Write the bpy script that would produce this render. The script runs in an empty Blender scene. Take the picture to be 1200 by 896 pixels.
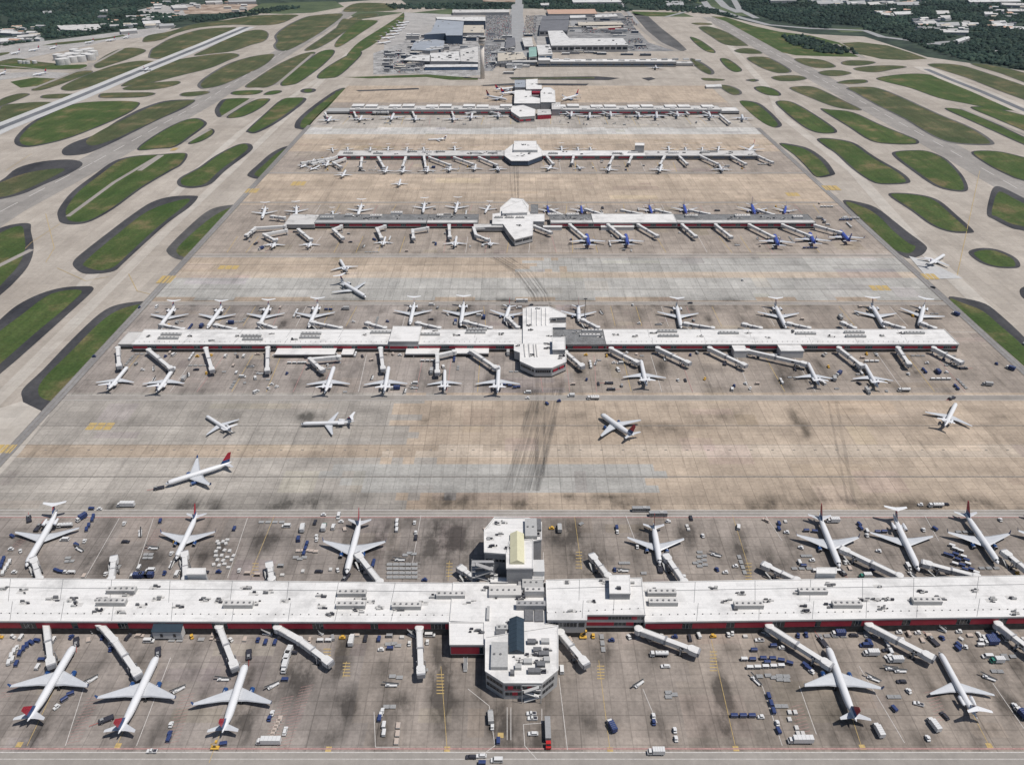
import bpy, math, random
import numpy as np
from mathutils import Vector, Matrix
random.seed(7); RNG=np.random.default_rng(7)
SC=bpy.context.scene; COL=SC.collection
H=321.0; TF=560/951.0; COS=0.8617
# ---- photo survey: picture point -> world point at height z (camera 321 m up, pitched 30.5 deg) ----
def G(px,py,z=0.0):
    k=H/(py+112.0)*(1-z/H)
    return ((px-601)/COS*k, (951-TF*(py-448))*k)
def P(X,Y):                      # world ground point -> picture point
    s=1/((Y/H)+TF)*(951+TF*560)
    py=s-112
    return X*COS*(py+112)/H+601, py
ZA=lambda x,y:(x/3,y/3); ZB=lambda x,y:(400+x/3,y/3); ZC=lambda x,y:(800+x/3,y/3)
ZD=lambda x,y:(x/2.9875,180+y/2.9875); ZE=lambda x,y:(400+x/2.9875,180+y/2.9875); ZF=lambda x,y:(800+x/2.9875,180+y/2.9875)
ZG=lambda x,y:(x/3,460+y/3); ZH=lambda x,y:(400+x/3,460+y/3); ZI=lambda x,y:(800+x/3,460+y/3)
ZJ=lambda x,y:(x/3,660+y/3); ZK=lambda x,y:(400+x/3,660+y/3); ZL=lambda x,y:(800+x/3,660+y/3)
ZM=lambda x,y:(500+x/3.586,590+y/3.586)
ZS=lambda x,y:(560+x/6,340+y/6)
ZN=lambda x,y:(450+x/4.8,y/4.8); ZO=lambda x,y:(x/5,y/5); ZP=lambda x,y:(620+x/5,y/5)
Q1=lambda x,y:(280+x/4.8,220+y/4.8); Q2=lambda x,y:(520+x/4.8,220+y/4.8); Q3=lambda x,y:(760+x/4.8,220+y/4.8)
R1=lambda x,y:(340+x/4.286,80+y/4.286); R2=lambda x,y:(620+x/4.286,80+y/4.286)
ZW=lambda x,y:(x/4.615,620+y/4.615)
ID=lambda x,y:(x,y)
def zp(Z,pts,z=0.0): return [G(*Z(*p),z) for p in pts]

# ---------------- materials ----------------
MATS={}
def srgb(r,g,b):
    f=lambda c:(c/12.92 if c<=.04045 else ((c+.055)/1.055)**2.4)
    return (f(r/255),f(g/255),f(b/255))
def mat(name,c,rough=.8,var=.12,scale=.15,metal=0,c2=None,detail=6,spec=.3,stretch=None,fine=0,bump=0):
    if name in MATS: return MATS[name]
    m=bpy.data.materials.new(name); m.use_nodes=True; nt=m.node_tree; N=nt.nodes; L=nt.links
    b=N['Principled BSDF']; b.inputs['Roughness'].default_value=rough; b.inputs['Metallic'].default_value=metal
    b.inputs['Specular IOR Level'].default_value=spec
    tc=N.new('ShaderNodeTexCoord'); src=tc.outputs['Object']
    if stretch:
        mp=N.new('ShaderNodeMapping'); mp.inputs['Scale'].default_value=stretch; L.new(src,mp.inputs[0]); src=mp.outputs[0]
    nz=N.new('ShaderNodeTexNoise'); nz.inputs['Scale'].default_value=scale; nz.inputs['Detail'].default_value=detail; nz.inputs['Roughness'].default_value=.62
    L.new(src,nz.inputs['Vector'])
    r=N.new('ShaderNodeValToRGB'); r.color_ramp.elements[0].position=.32; r.color_ramp.elements[1].position=.68
    lo=[x*(1-var) for x in c]; hi=[min(1,x*(1+var)) for x in (c2 or c)]
    r.color_ramp.elements[0].color=(*lo,1); r.color_ramp.elements[1].color=(*hi,1)
    L.new(nz.outputs['Fac'],r.inputs[0]); out=r.outputs[0]
    if fine:
        n2=N.new('ShaderNodeTexNoise'); n2.inputs['Scale'].default_value=scale*9; n2.inputs['Detail'].default_value=5
        L.new(src,n2.inputs['Vector'])
        mr=N.new('ShaderNodeMapRange'); mr.inputs[1].default_value=.3; mr.inputs[2].default_value=.7; mr.inputs[3].default_value=1-fine; mr.inputs[4].default_value=1+fine*.6
        L.new(n2.outputs['Fac'],mr.inputs[0])
        mx=N.new('ShaderNodeVectorMath'); mx.operation='SCALE'; L.new(out,mx.inputs[0]); L.new(mr.outputs[0],mx.inputs['Scale']); out=mx.outputs[0]
    if bump:
        bp=N.new('ShaderNodeBump'); bp.inputs['Strength'].default_value=bump; L.new(nz.outputs['Fac'],bp.inputs['Height']); L.new(bp.outputs[0],b.inputs['Normal'])
    L.new(out,b.inputs['Base Color']); MATS[name]=m; return m
M_plane=mat('aircraft_white_paint',(.62,.62,.625),.35,.03,.3,spec=.5)
M_wing=mat('aircraft_grey_wing',(.47,.48,.495),.4,.06,.5,spec=.5)
M_wingedge=mat('aircraft_flap_grey',(.28,.29,.31),.5,.1,.5)
M_navy=mat('aircraft_navy_paint',(.012,.05,.16),.35,.1,.5,spec=.5)
M_red=mat('aircraft_red_paint',(.34,.012,.03),.4,.1,.5,spec=.5)
M_cblue=mat('aircraft_bright_blue_paint',(.045,.075,.32),.35,.1,.5,spec=.5)
M_teal=mat('aircraft_teal_paint',(.02,.18,.2),.4,.1,.5)
M_metal=mat('bare_metal',(.5,.5,.52),.3,.1,2,metal=.8)
M_dark=mat('black_rubber',(.02,.02,.022),.8,.2,2)
M_glass=mat('dark_glass',(.015,.02,.028),.12,.2,1,spec=.6)
M_roofg=mat('gravel_roof',(.17,.17,.17),.9,.25,.12,fine=.45)
M_fascia=mat('pale_metal_fascia',(.36,.355,.35),.5,.08,.3)
M_wallg=mat('grey_precast_wall',(.29,.285,.285),.7,.08,.2,fine=.1)
M_wallw=mat('white_wall',(.50,.495,.485),.7,.06,.2,fine=.06)
M_redpan=mat('red_wall_panel',(.30,.022,.04),.5,.12,.3)
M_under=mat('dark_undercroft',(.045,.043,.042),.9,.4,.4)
M_unit=mat('rooftop_unit_metal',(.36,.355,.345),.5,.1,1)
M_unitd=mat('rooftop_unit_dark',(.13,.13,.135),.6,.2,1)
M_cream=mat('cream_skylight',(.55,.52,.36),.35,.06,.4)
M_slate=mat('slate_skylight',(.035,.05,.065),.25,.1,.4)
M_bridge=mat('boarding_bridge_white',(.57,.56,.545),.6,.06,.5,fine=.06)
M_bridged=mat('boarding_bridge_grey',(.25,.25,.26),.6,.1,.5)
M_vwhite=mat('vehicle_white',(.56,.555,.545),.4,.04,1)
M_vblue=mat('vehicle_blue',(.028,.045,.125),.5,.15,1)
M_vgrey=mat('vehicle_grey',(.26,.26,.26),.5,.1,1)
M_vdark=mat('vehicle_dark',(.035,.035,.045),.5,.15,1)
M_vyel=mat('vehicle_yellow',(.55,.33,.06),.5,.1,1)
M_vred=mat('vehicle_red',(.40,.02,.02),.4,.1,1)
M_vgreen=mat('vehicle_green',(.03,.16,.12),.5,.1,1)
M_tan=mat('vehicle_tan',(.42,.35,.30),.7,.1,1)
M_yline=mat('yellow_marking_paint',(.40,.29,.12),.8,.25,.8)
M_wline=mat('white_marking_paint',(.45,.425,.40),.8,.2,.8)
M_rline=mat('red_marking_paint',(.34,.20,.185),.8,.25,.8)
M_dline=mat('dark_joint_sealant',(.17,.155,.14),.9,.3,.5)

# ---------------- mesh building ----------------
class MB:
    def __init__(s): s.v=[]; s.f=[]; s.m=[]; s.ms=[]
    def mi(s,m):
        if m not in s.ms: s.ms.append(m)
        return s.ms.index(m)
    def quad(s,pts,m): s.face(pts,m)
    def face(s,pts,m):
        n=len(s.v); s.v+= [tuple(p) for p in pts]; s.f.append(list(range(n,n+len(pts)))); s.m.append(s.mi(m))
    def prism(s,poly,z0,z1,m,mtop=None,bottom=False):
        a=sum(poly[i][0]*poly[(i+1)%len(poly)][1]-poly[(i+1)%len(poly)][0]*poly[i][1] for i in range(len(poly)))
        if a<0: poly=poly[::-1]
        n=len(s.v); k=len(poly)
        s.v+=[(p[0],p[1],z0) for p in poly]+[(p[0],p[1],z1) for p in poly]
        mi=s.mi(m); mt=s.mi(mtop or m)
        for i in range(k):
            j=(i+1)%k; s.f.append([n+i,n+j,n+k+j,n+k+i]); s.m.append(mi)
        s.f.append([n+k+i for i in range(k)]); s.m.append(mt)
        if bottom: s.f.append([n+i for i in range(k)][::-1]); s.m.append(mi)
    def box(s,x0,x1,y0,y1,z0,z1,m,mtop=None): s.prism([(x0,y0),(x1,y0),(x1,y1),(x0,y1)],z0,z1,m,mtop,True)
    def bar(s,a,b,w,z0,z1,m,mtop=None):    # oriented box between two ground points
        a=Vector(a[:2]); b=Vector(b[:2]); d=(b-a)
        if d.length<1e-6: return
        n=Vector((-d.y,d.x)).normalized()*w/2
        s.prism([a-n,b-n,b+n,a+n],z0,z1,m,mtop,True)
    def tube(s,a,b,r0,r1,m,k=8):
        a=Vector(a); b=Vector(b); d=(b-a).normalized(); u=d.orthogonal().normalized(); w=d.cross(u)
        n=len(s.v)
        for (c,r) in ((a,r0),(b,r1)):
            for i in range(k):
                t=2*math.pi*i/k; s.v.append(tuple(c+u*math.cos(t)*r+w*math.sin(t)*r))
        mi=s.mi(m)
        for i in range(k):
            j=(i+1)%k; s.f.append([n+i,n+j,n+k+j,n+k+i]); s.m.append(mi)
        s.f.append([n+i for i in range(k)][::-1]); s.m.append(mi); s.f.append([n+k+i for i in range(k)]); s.m.append(mi)
    def loft(s,rings,m,cap=True,mf=None):
        n=len(s.v); k=len(rings[0]); mi=s.mi(m)
        for r in rings: s.v+=[tuple(p) for p in r]
        for a in range(len(rings)-1):
            for i in range(k):
                j=(i+1)%k; s.f.append([n+a*k+i,n+a*k+j,n+(a+1)*k+j,n+(a+1)*k+i]); s.m.append(s.mi(mf(a,i)) if mf else mi)
        if cap:
            s.f.append([n+i for i in range(k)][::-1]); s.m.append(mi)
            s.f.append([n+(len(rings)-1)*k+i for i in range(k)]); s.m.append(mi)
    def mesh(s,name,smooth=False):
        me=bpy.data.meshes.new(name); me.from_pydata(s.v,[],s.f)
        for m in s.ms: me.materials.append(m)
        me.polygons.foreach_set('material_index',s.m)
        if smooth: me.polygons.foreach_set('use_smooth',[True]*len(s.f))
        me.update(); return me
    def build(s,name,parent=None,smooth=False):
        o=bpy.data.objects.new(name,s.mesh(name,smooth)); COL.objects.link(o)
        if parent: o.parent=parent
        return o
def tag(o,label=None,cat=None,group=None,kind=None):
    if label: o['label']=label
    if cat: o['category']=cat
    if group: o['group']=group
    if kind: o['kind']=kind
    return o
def empty(name,x=0,y=0,z=0,rz=0):
    o=bpy.data.objects.new(name,None); o.empty_display_size=1; COL.objects.link(o); o.location=(x,y,z); o.rotation_euler=(0,0,rz); return o
def copy_tree(o,kids):
    c=o.copy(); COL.objects.link(c)
    for ch in kids.get(o.name,[]):
        d=ch.copy(); COL.objects.link(d); d.parent=c
        for g in kids.get(ch.name,[]):
            e=g.copy(); COL.objects.link(e); e.parent=d
    return c
KIDS={}
def reg(o):      # remember the children of a prototype
    for ch in o.children:
        KIDS.setdefault(o.name,[]).append(ch)
        for g in ch.children: KIDS.setdefault(ch.name,[]).append(g)
ORD=['first','second','third','fourth','fifth','sixth','seventh','eighth','ninth','tenth','eleventh','twelfth','thirteenth','fourteenth','fifteenth','sixteenth','seventeenth','eighteenth','nineteenth','twentieth']
for t in ('twenty','thirty','forty','fifty','sixty'):
    for q in ORD[:9]: ORD.append(t+'-'+q)
    ORD.append({'twenty':'thirtieth','thirty':'fortieth','forty':'fiftieth','fifty':'sixtieth','sixty':'seventieth'}[t])

# ---------------- camera, world, sun ----------------
cam=bpy.data.cameras.new('camera'); co=bpy.data.objects.new('camera',cam); COL.objects.link(co)
cam.sensor_width=36; cam.lens=951/1200*36; cam.clip_start=1; cam.clip_end=30000
co.location=(0,0,H); co.rotation_euler=(math.radians(90)-math.atan(TF),0,0); cam.shift_x=-1/1200
SC.camera=co
SC.render.resolution_x=1024; SC.render.resolution_y=764
SC.view_settings.view_transform='Standard'; SC.view_settings.look='None'; SC.view_settings.exposure=0
w=bpy.data.worlds.new('World'); SC.world=w; w.use_nodes=True
nt=w.node_tree; sky=nt.nodes.new('ShaderNodeTexSky'); sky.sky_type='NISHITA'; sky.sun_disc=False
EL=math.radians(66); sv=Vector((math.cos(EL)*.97,-math.cos(EL)*.24,math.sin(EL))).normalized()
sky.sun_elevation=EL; sky.sun_rotation=math.atan2(sv.x,sv.y)
nt.links.new(sky.outputs[0],nt.nodes['Background'].inputs[0]); nt.nodes['Background'].inputs[1].default_value=.075
sun=bpy.data.lights.new('sun','SUN'); sun.energy=4.3; sun.angle=math.radians(.53); sun.color=(1,.965,.92)
so=bpy.data.objects.new('sun',sun); COL.objects.link(so); so.rotation_euler=(-sv).to_track_quat('-Z','Y').to_euler(); so.location=(200,-100,600)
SC.cycles.max_bounces=4; SC.cycles.diffuse_bounces=2; SC.cycles.glossy_bounces=2; SC.cycles.use_denoising=True

# ---------------- ground sheets ----------------
def struct(name,mb,smooth=False): return tag(mb.build(name,None,smooth),kind='structure')
def smooth_poly(pts,sub=4):
    out=[]; n=len(pts)
    for i in range(n):
        p0,p1,p2,p3=[Vector(pts[(i+k-1)%n]) for k in range(4)]
        for s in range(sub):
            t=s/sub
            out.append(.5*((2*p1)+(p2-p0)*t+(2*p0-5*p1+4*p2-p3)*t*t+(3*p1-p0-3*p2+p3)*t**3))
    return out
def ccw(p):
    a=sum(p[i][0]*p[(i+1)%len(p)][1]-p[(i+1)%len(p)][0]*p[i][1] for i in range(len(p)))
    return p if a>0 else p[::-1]
CNT=[0]
def zn(k=60,d=.0003): CNT[0]+=1; return (CNT[0]%k)*d
def sheet(mb,poly,z,m):
    z+=zn(); mb.face([(p[0],p[1],z) for p in ccw(list(poly))],m)
def line(mb,pts,w,z,m):
    for a,b in zip(pts[:-1],pts[1:]):
        a=Vector(a);b=Vector(b); d=b-a
        if d.length<1e-3: continue
        n=Vector((-d.y,d.x)).normalized()*w/2; z1=z; z=z1+zn()
        mb.face([(*(a-n),z),(*(b-n),z),(*(b+n),z),(*(a+n),z)],m); z=z1
def ribbon(mb,pts,w,z,m):
    z+=zn(40,.001)
    P_=[Vector(p) for p in pts]; L=[];R=[]
    for i,p in enumerate(P_):
        d=(P_[min(i+1,len(P_)-1)]-P_[max(i-1,0)]).normalized(); n=Vector((-d.y,d.x))*w/2
        L.append(p+n); R.append(p-n)
    for i in range(len(P_)-1): mb.face([(*R[i],z),(*R[i+1],z),(*L[i+1],z),(*L[i],z)],m)

M_roof=M_roof2=None
M_forestfloor=mat('woodland_floor',(.016,.028,.022),.95,.4,.02,c2=(.035,.05,.032),fine=.3)
def concrete(name,c,c2,slab=7.6,joint=.75,streak=.25):
    m=bpy.data.materials.new(name); m.use_nodes=True; nt=m.node_tree; N=nt.nodes; L=nt.links
    b=N['Principled BSDF']; b.inputs['Roughness'].default_value=.88; b.inputs['Specular IOR Level'].default_value=.2
    tc=N.new('ShaderNodeTexCoord')
    def noise(scale,detail=5,stretch=None):
        n=N.new('ShaderNodeTexNoise'); n.inputs['Scale'].default_value=scale; n.inputs['Detail'].default_value=detail; n.inputs['Roughness'].default_value=.65
        if stretch:
            mp=N.new('ShaderNodeMapping'); mp.inputs['Scale'].default_value=stretch; L.new(tc.outputs['Object'],mp.inputs[0]); L.new(mp.outputs[0],n.inputs['Vector'])
        else: L.new(tc.outputs['Object'],n.inputs['Vector'])
        return n.outputs['Fac']
    def mr(x,a,b_,c_,d): 
        n=N.new('ShaderNodeMapRange'); L.new(x,n.inputs[0])
        for i,v in enumerate((a,b_,c_,d)): n.inputs[i+1].default_value=v
        return n.outputs[0]
    def mul(a,b_):
        n=N.new('ShaderNodeMath'); n.operation='MULTIPLY'; L.new(a,n.inputs[0]); L.new(b_,n.inputs[1]); return n.outputs[0]
    return m,N,L,b,tc,noise,mr,mul
def slabs(N,L,tc,slab,joint,width=.012):
    br=N.new('ShaderNodeTexBrick'); br.offset=0; br.squash=1
    br.inputs['Scale'].default_value=1/slab; br.inputs['Brick Width'].default_value=1; br.inputs['Row Height'].default_value=1
    br.inputs['Mortar Size'].default_value=width; br.inputs['Mortar Smooth'].default_value=.3; br.inputs['Bias'].default_value=0
    br.inputs['Color1'].default_value=(.93,.93,.93,1); br.inputs['Color2'].default_value=(1.06,1.06,1.06,1); br.inputs['Mortar'].default_value=(joint,joint,joint,1)
    L.new(tc.outputs['Object'],br.inputs['Vector']); return br.outputs['Color']
def vscale(N,L,v,s):
    n=N.new('ShaderNodeVectorMath'); n.operation='SCALE'; L.new(v,n.inputs[0]); L.new(s,n.inputs['Scale']); return n.outputs[0]
def vmul(N,L,a,b_):
    n=N.new('ShaderNodeVectorMath'); n.operation='MULTIPLY'; L.new(a,n.inputs[0]); L.new(b_,n.inputs[1]); return n.outputs[0]
def paved(name,c,c2,slab=15,joint=.86,ang=None,var=.12):
    m,N,L,b,tc,noise,mr,mul=concrete(name,c,c2)
    r=N.new('ShaderNodeValToRGB'); r.color_ramp.elements[0].position=.35; r.color_ramp.elements[1].position=.65
    r.color_ramp.elements[0].color=(*c,1); r.color_ramp.elements[1].color=(*c2,1)
    L.new(noise(.012,5),r.inputs[0])
    f=mul(mr(noise(.25,6),.3,.7,1-var,1+var*.6),mr(noise(.05,5,(1,.08,1)),.3,.7,1-var*1.3,1+var*.6))
    col=vscale(N,L,r.outputs[0],f)
    if slab: col=vmul(N,L,col,slabs(N,L,tc,slab,joint,.02))
    L.new(col,b.inputs['Base Color']); MATS[name]=m; return m
M_field=paved('taxiway_concrete',(.315,.278,.238),(.39,.348,.302),15)
M_fieldlight=paved('worn_light_concrete',(.39,.35,.305),(.45,.415,.37),15,.9)
M_fieldgrey=paved('runway_concrete',(.235,.218,.20),(.29,.27,.248),15,.85)
M_rubber=paved('runway_rubber',(.10,.105,.115),(.17,.175,.185),None)
M_runwhite=paved('runway_pale_concrete',(.41,.405,.40),(.48,.475,.465),None)
M_shoulder=paved('asphalt_shoulder',(.035,.035,.040),(.075,.073,.075),None,var=.25)
M_shoulderg=paved('faded_asphalt_shoulder',(.07,.068,.068),(.13,.125,.12),None,var=.2)
M_road=paved('service_road_concrete',(.25,.228,.205),(.295,.27,.245),None)
M_asphalt=paved('asphalt',(.20,.19,.185),(.26,.25,.24),None,var=.2)
def roofmat(name,c,sx=14,dirt=.72):
    m,N,L,b,tc,noise,mr,mul=concrete(name,c,c)
    br=N.new('ShaderNodeTexBrick'); br.offset=.5; br.inputs['Scale'].default_value=1; br.inputs['Brick Width'].default_value=sx; br.inputs['Row Height'].default_value=3.1
    br.inputs['Mortar Size'].default_value=.09; br.inputs['Mortar Smooth'].default_value=.5; br.inputs['Bias'].default_value=0
    for k_,v_ in (('Color1',.955),('Color2',1.03),('Mortar',.86)): br.inputs[k_].default_value=(v_,v_,v_,1)
    L.new(tc.outputs['Object'],br.inputs['Vector'])
    f=mul(mr(noise(.07,7),.50,.72,1.0,dirt),mr(noise(.9,6),.3,.7,.93,1.04)); f=mul(f,mr(noise(.22,7,(.25,1.2,1)),.56,.74,1.0,.80)); f=mul(f,mr(noise(.45,5),.66,.74,1.0,.62))
    cr=N.new('ShaderNodeRGB'); cr.outputs[0].default_value=(*c,1)
    L.new(vmul(N,L,vscale(N,L,cr.outputs[0],f),br.outputs['Color']),b.inputs['Base Color']); b.inputs['Roughness'].default_value=.7; MATS[name]=m; return m
M_roof=roofmat('white_roof_membrane',(.635,.62,.60)); M_roof2=roofmat('aged_white_roof',(.50,.485,.465),9,.6)
def grassmat(name,a,b_,c):
    m,N,L,b,tc,noise,mr,mul=concrete(name,a,b_)
    r=N.new('ShaderNodeValToRGB'); e=r.color_ramp.elements; e[0].position=.36; e[1].position=.66; e[0].color=(*a,1); e[1].color=(*b_,1)
    k=e.new(.53); k.color=(*c,1)
    L.new(noise(.018,8),r.inputs[0])
    f=mul(mr(noise(.35,6),.3,.7,.65,1.25),mr(noise(.10,3,(1,.07,1)),.35,.65,.84,1.14)); L.new(vscale(N,L,r.outputs[0],f),b.inputs['Base Color']); b.inputs['Roughness'].default_value=.95; MATS[name]=m; return m
M_grass=grassmat('airfield_grass',(.040,.070,.018),(.145,.120,.058),(.060,.084,.026))
M_grassd=grassmat('dry_grass',(.048,.064,.026),(.155,.125,.068),(.075,.082,.038))

terr=MB(); terr.face([(-9000,-400,-.6),(9000,-400,-.6),(9000,14000,-.6),(-9000,14000,-.6)],M_forestfloor); struct('terrain',terr)
field=[G(*p) for p in [(-900,896),(-900,130),(-300,92),(0,56),(60,52),(130,45),(215,32),(270,22),(330,12),(400,3),(440,0),(470,0),(480,8),(545,12),(600,10),(735,12),(800,12),(833,16),(910,33),(950,40),(1013,43),(1035,50),(1087,67),(1200,83),(1500,125),(2100,190),(2100,896)]]
fp=field[:]; fp[0]=(-1500,100); fp[-1]=(1500,100)
f=MB(); sheet(f,[(-1500,-200)]+fp+[(1500,-200)],-.3,M_field); struct('airfield_pavement',f)

AX0,AX1=-339.,404.
# apron between the concourses: slab grid with tone and stain attributes
def apron():
    cell=3.81; nx=int((AX1-AX0)/cell)+1; ny=int((1745-80)/cell)
    xs=AX0+np.arange(nx+1)*((AX1-AX0)/nx); ys=80+np.arange(ny+1)*cell
    X,Y=np.meshgrid(xs,ys); v=np.stack([X.ravel(),Y.ravel(),np.zeros(X.size)],1)
    i=np.arange(nx); j=np.arange(ny); I,J=np.meshgrid(i,j); a=(J*(nx+1)+I).ravel()
    fs=np.stack([a,a+1,a+nx+2,a+nx+1],1)
    me=bpy.data.meshes.new('apron'); me.vertices.add(len(v)); me.vertices.foreach_set('co',v.ravel())
    me.loops.add(fs.size); me.loops.foreach_set('vertex_index',fs.ravel().astype(np.int32))
    me.polygons.add(len(fs)); me.polygons.foreach_set('loop_start',np.arange(0,fs.size,4)); me.polygons.foreach_set('loop_total',np.full(len(fs),4))
    me.update(calc_edges=True)
    # slab = 2 x 2 cells
    SI=(I//2).ravel(); SJ=(J//2).ravel(); R=RNG.random((ny//2+2,nx//2+2)); R2=RNG.random((ny//8+2,nx//10+2))
    cx=xs[np.minimum(SI*2+1,nx)]; cy=ys[np.minimum(SJ*2+1,ny)]
    s=(951+TF*560)/(cy/H+TF); py=s-112; px=cx*COS*s/H+601
    tan=np.array([.41,.332,.258]); grey=np.array([.345,.315,.280]); gate=np.array([.285,.250,.224]); blue=np.array([.362,.348,.322]); light=np.array([.44,.425,.40]); tl=np.array([.46,.385,.31])
    gatetan=np.array([.308,.263,.224])
    C=np.tile(tan,(len(cx),1))
    def setc(mask,c): C[mask]=c
    setc((py>=606),gate); setc((py>=606)&(px>640)&(py<700),gatetan*.55+gate*.45)
    setc((py>=742)&(px>420),gatetan*.6+gate*.4); setc((py>=742)&(px>800),gatetan)
    setc((py>=742)&(px<330)&(py<885),gate*1.06)
    px0=px; px=px+(R[SJ,(SI//3)*3]+R[SJ,SI]-1)*46; py0=py; py=py+(R2[np.minimum(SJ//4,R2.shape[0]-1),np.minimum(SI//5,R2.shape[1]-1)]-.5)*.6; m=(py<606)&(py>462)
    setc(m&(px<490),grey*1.0); setc(m&(px<490)&(py>519)&(py<537),tan*.93)
    setc(m&(px<340)&(py>575),grey*.93); setc(m&(px<260)&(py>500)&(py<519),grey*1.08)
    setc(m&(py>540)&(py<575)&(px>=400)&(px<768),blue); setc(m&(px>=490)&(px<1200)&(py>519)&(py<537),tl)
    setc(m&(py>540)&(py<575)&(px<400),grey*1.12)
    setc((py<462)&(py>352),gate*1.12); setc((py<462)&(py>352)&(px>650),gatetan)
    setc((py>327)&(py<350),blue*1.06); setc((py>302)&(py<319)&(px>640),blue*1.02)
    setc((py>319)&(py<327),tl); setc((py>350)&(py<356),tan*.85)
    setc((py>240)&(py<301),gatetan*1.03); setc((py>292)&(py<301),gatetan*1.15)
    setc((py>178)&(py<203),gatetan*1.06); setc((py>150)&(py<157.5),light*1.1); setc((py>157.5)&(py<163),tl*.98)
    setc((py>126)&(py<150),grey*1.1); setc((py>120)&(py<126),gatetan)
    setc((py>205)&(py<212),tan*1.1)
    for _ in range(420):     # replaced and patched slabs
        x0=random.uniform(AX0,AX1); y0=random.uniform(80,1500); wx=random.choice([8,15,23,30,60]); wy=random.choice([8,8,15,23])
        mk_=(cx>x0)&(cx<x0+wx)&(cy>y0)&(cy<y0+wy); C[mk_]*=random.choice([.88,.93,.95,1.06,1.1,1.12])*np.array([1,random.uniform(.97,1.01),random.uniform(.93,1.03)])
    C=C*(1+(R[SJ,SI]-.5)[:,None]*.10)*(1+(R2[np.minimum(SJ//4,R2.shape[0]-1),np.minimum(SI//5,R2.shape[1]-1)]-.5)[:,None]*.15)
    ca=me.color_attributes.new('tone','FLOAT_COLOR','CORNER')
    arr=np.ones((len(fs),4,4),np.float32); arr[:,:,:3]=C[:,None,:]; ca.data.foreach_set('color',arr.ravel())
    # stains
    S=np.zeros(X.shape)
    def blob(x,y,sx,sy,a):
        ix=slice(max(0,int((x-3*sx-AX0)/cell)),max(0,int((x+3*sx-AX0)/cell)+2)); iy=slice(max(0,int((y-3*sy-80)/cell)),max(0,int((y+3*sy-80)/cell)+2))
        S[iy,ix]+=a*np.exp(-((X[iy,ix]-x)/sx)**2-((Y[iy,ix]-y)/sy)**2)
    def streak(pts,w,a):
        pts=[Vector(p) for p in pts]
        for p,q in zip(pts[:-1],pts[1:]):
            n=max(2,int((q-p).length/w)); 
            for k in range(n): r=p.lerp(q,k/n); blob(r.x,r.y,w,w,a)
    for k in range(1500):
        pyv=random.choice([random.uniform(612,676),random.uniform(748,880),random.uniform(355,384),random.uniform(415,462),random.uniform(240,300)])
        x,y=G(random.uniform(0,1200),pyv)
        if AX0<x<AX1: blob(x,y,random.uniform(1.8,7),random.uniform(3,16),random.uniform(.12,.5))
    for (a,b_,n,am) in [(477,500,90,.26),(580,598,110,.3),(500,520,50,.16),(350,357,80,.3),(318,328,60,.15),(295,303,50,.25),(232,238,80,.25),(204,209,30,.15),(159,163,30,.2),(545,575,40,.12)]:
        for k in range(n):
            x,y=G(random.uniform(100,1200),random.uniform(a,b_))
            if AX0<x<AX1: blob(x,y,random.uniform(5,16),random.uniform(2,9),am*random.uniform(.4,1.3))
    for (px_,y0,y1,w_,am) in [(535,608,678,22,.42),(515,625,672,12,.35),(370,585,600,10,.4),(375,525,545,8,.45),(700,640,675,14,.28),(403,745,800,4,.5),(517,745,860,4.5,.5),(522,770,870,3.5,.4),(705,745,800,5,.35),(840,770,875,2.5,.55),(845,800,840,3,.4),(130,590,680,4,.3),(310,600,650,4,.4),(300,745,860,3,.25),(585,830,890,3,.2),(452,780,870,6,.25),(930,480,500,4,.5),(942,490,515,3,.4),(810,600,650,6,.3),(865,620,680,5,.35),(232,745,800,5,.3),(60,745,860,5,.2)]:
        streak([G(px_,y0),G(px_+(601-px_)*-.0005*(y1-y0),y1)],w_,am)
    for dx in ():   # tyre tracks of the crossing service route
        streak([G(612+dx,574),G(627+dx*.85,520),G(642+dx*.75,458)],2.6,.55)
        streak([G(597+dx*.4,300),G(612+dx*.45,318),G(630+dx*.5,345),G(636+dx*.4,360)],2.8,.5)
        streak([G(602+dx*.3,190),G(603+dx*.3,232)],3,.4)
        streak([G(975+dx*.3,470),G(998+dx*.3,590)],1.8,.3)
    streak([G(282,575),G(362,480)],1.5,.08)
    streak([G(634,445),G(632,560)],4,.12)
    at=me.attributes.new('stain','FLOAT','POINT'); at.data.foreach_set('value',np.clip(S,0,1.6).ravel().astype(np.float32))
    m,N,L,b,tc,noise,mr,mul=concrete('apron_concrete',tan,tan)
    A=N.new('ShaderNodeAttribute'); A.attribute_name='tone'; St=N.new('ShaderNodeAttribute'); St.attribute_name='stain'
    f=mul(mr(noise(.5,7),.3,.7,.80,1.12),mr(noise(.03,6,(1,.35,1)),.3,.7,.82,1.10))
    f=mul(f,mr(noise(.06,6,(.12,1,1)),.35,.75,.93,1.05))
    f=mul(f,mr(noise(.035,6,(1.3,.10,1)),.55,.80,1.0,.80))
    f=mul(f,mr(noise(.16,6,(1.1,.13,1)),.54,.74,1.0,.70)); f=mul(f,mr(noise(.13,4),.64,.78,1.0,.84))
    col=vscale(N,L,A.outputs['Color'],f)
    col=vmul(N,L,col,slabs(N,L,tc,7.62,.80,.035)); col=vmul(N,L,col,slabs(N,L,tc,30.48,.88,.010))
    sm=mul(St.outputs['Fac'],mr(noise(.09,8,(1,.5,1)),.35,.65,.25,1.5))
    inv=N.new('ShaderNodeMath'); inv.operation='MULTIPLY_ADD'; L.new(sm,inv.inputs[0]); inv.inputs[1].default_value=-.62; inv.inputs[2].default_value=1; inv.use_clamp=False
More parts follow.
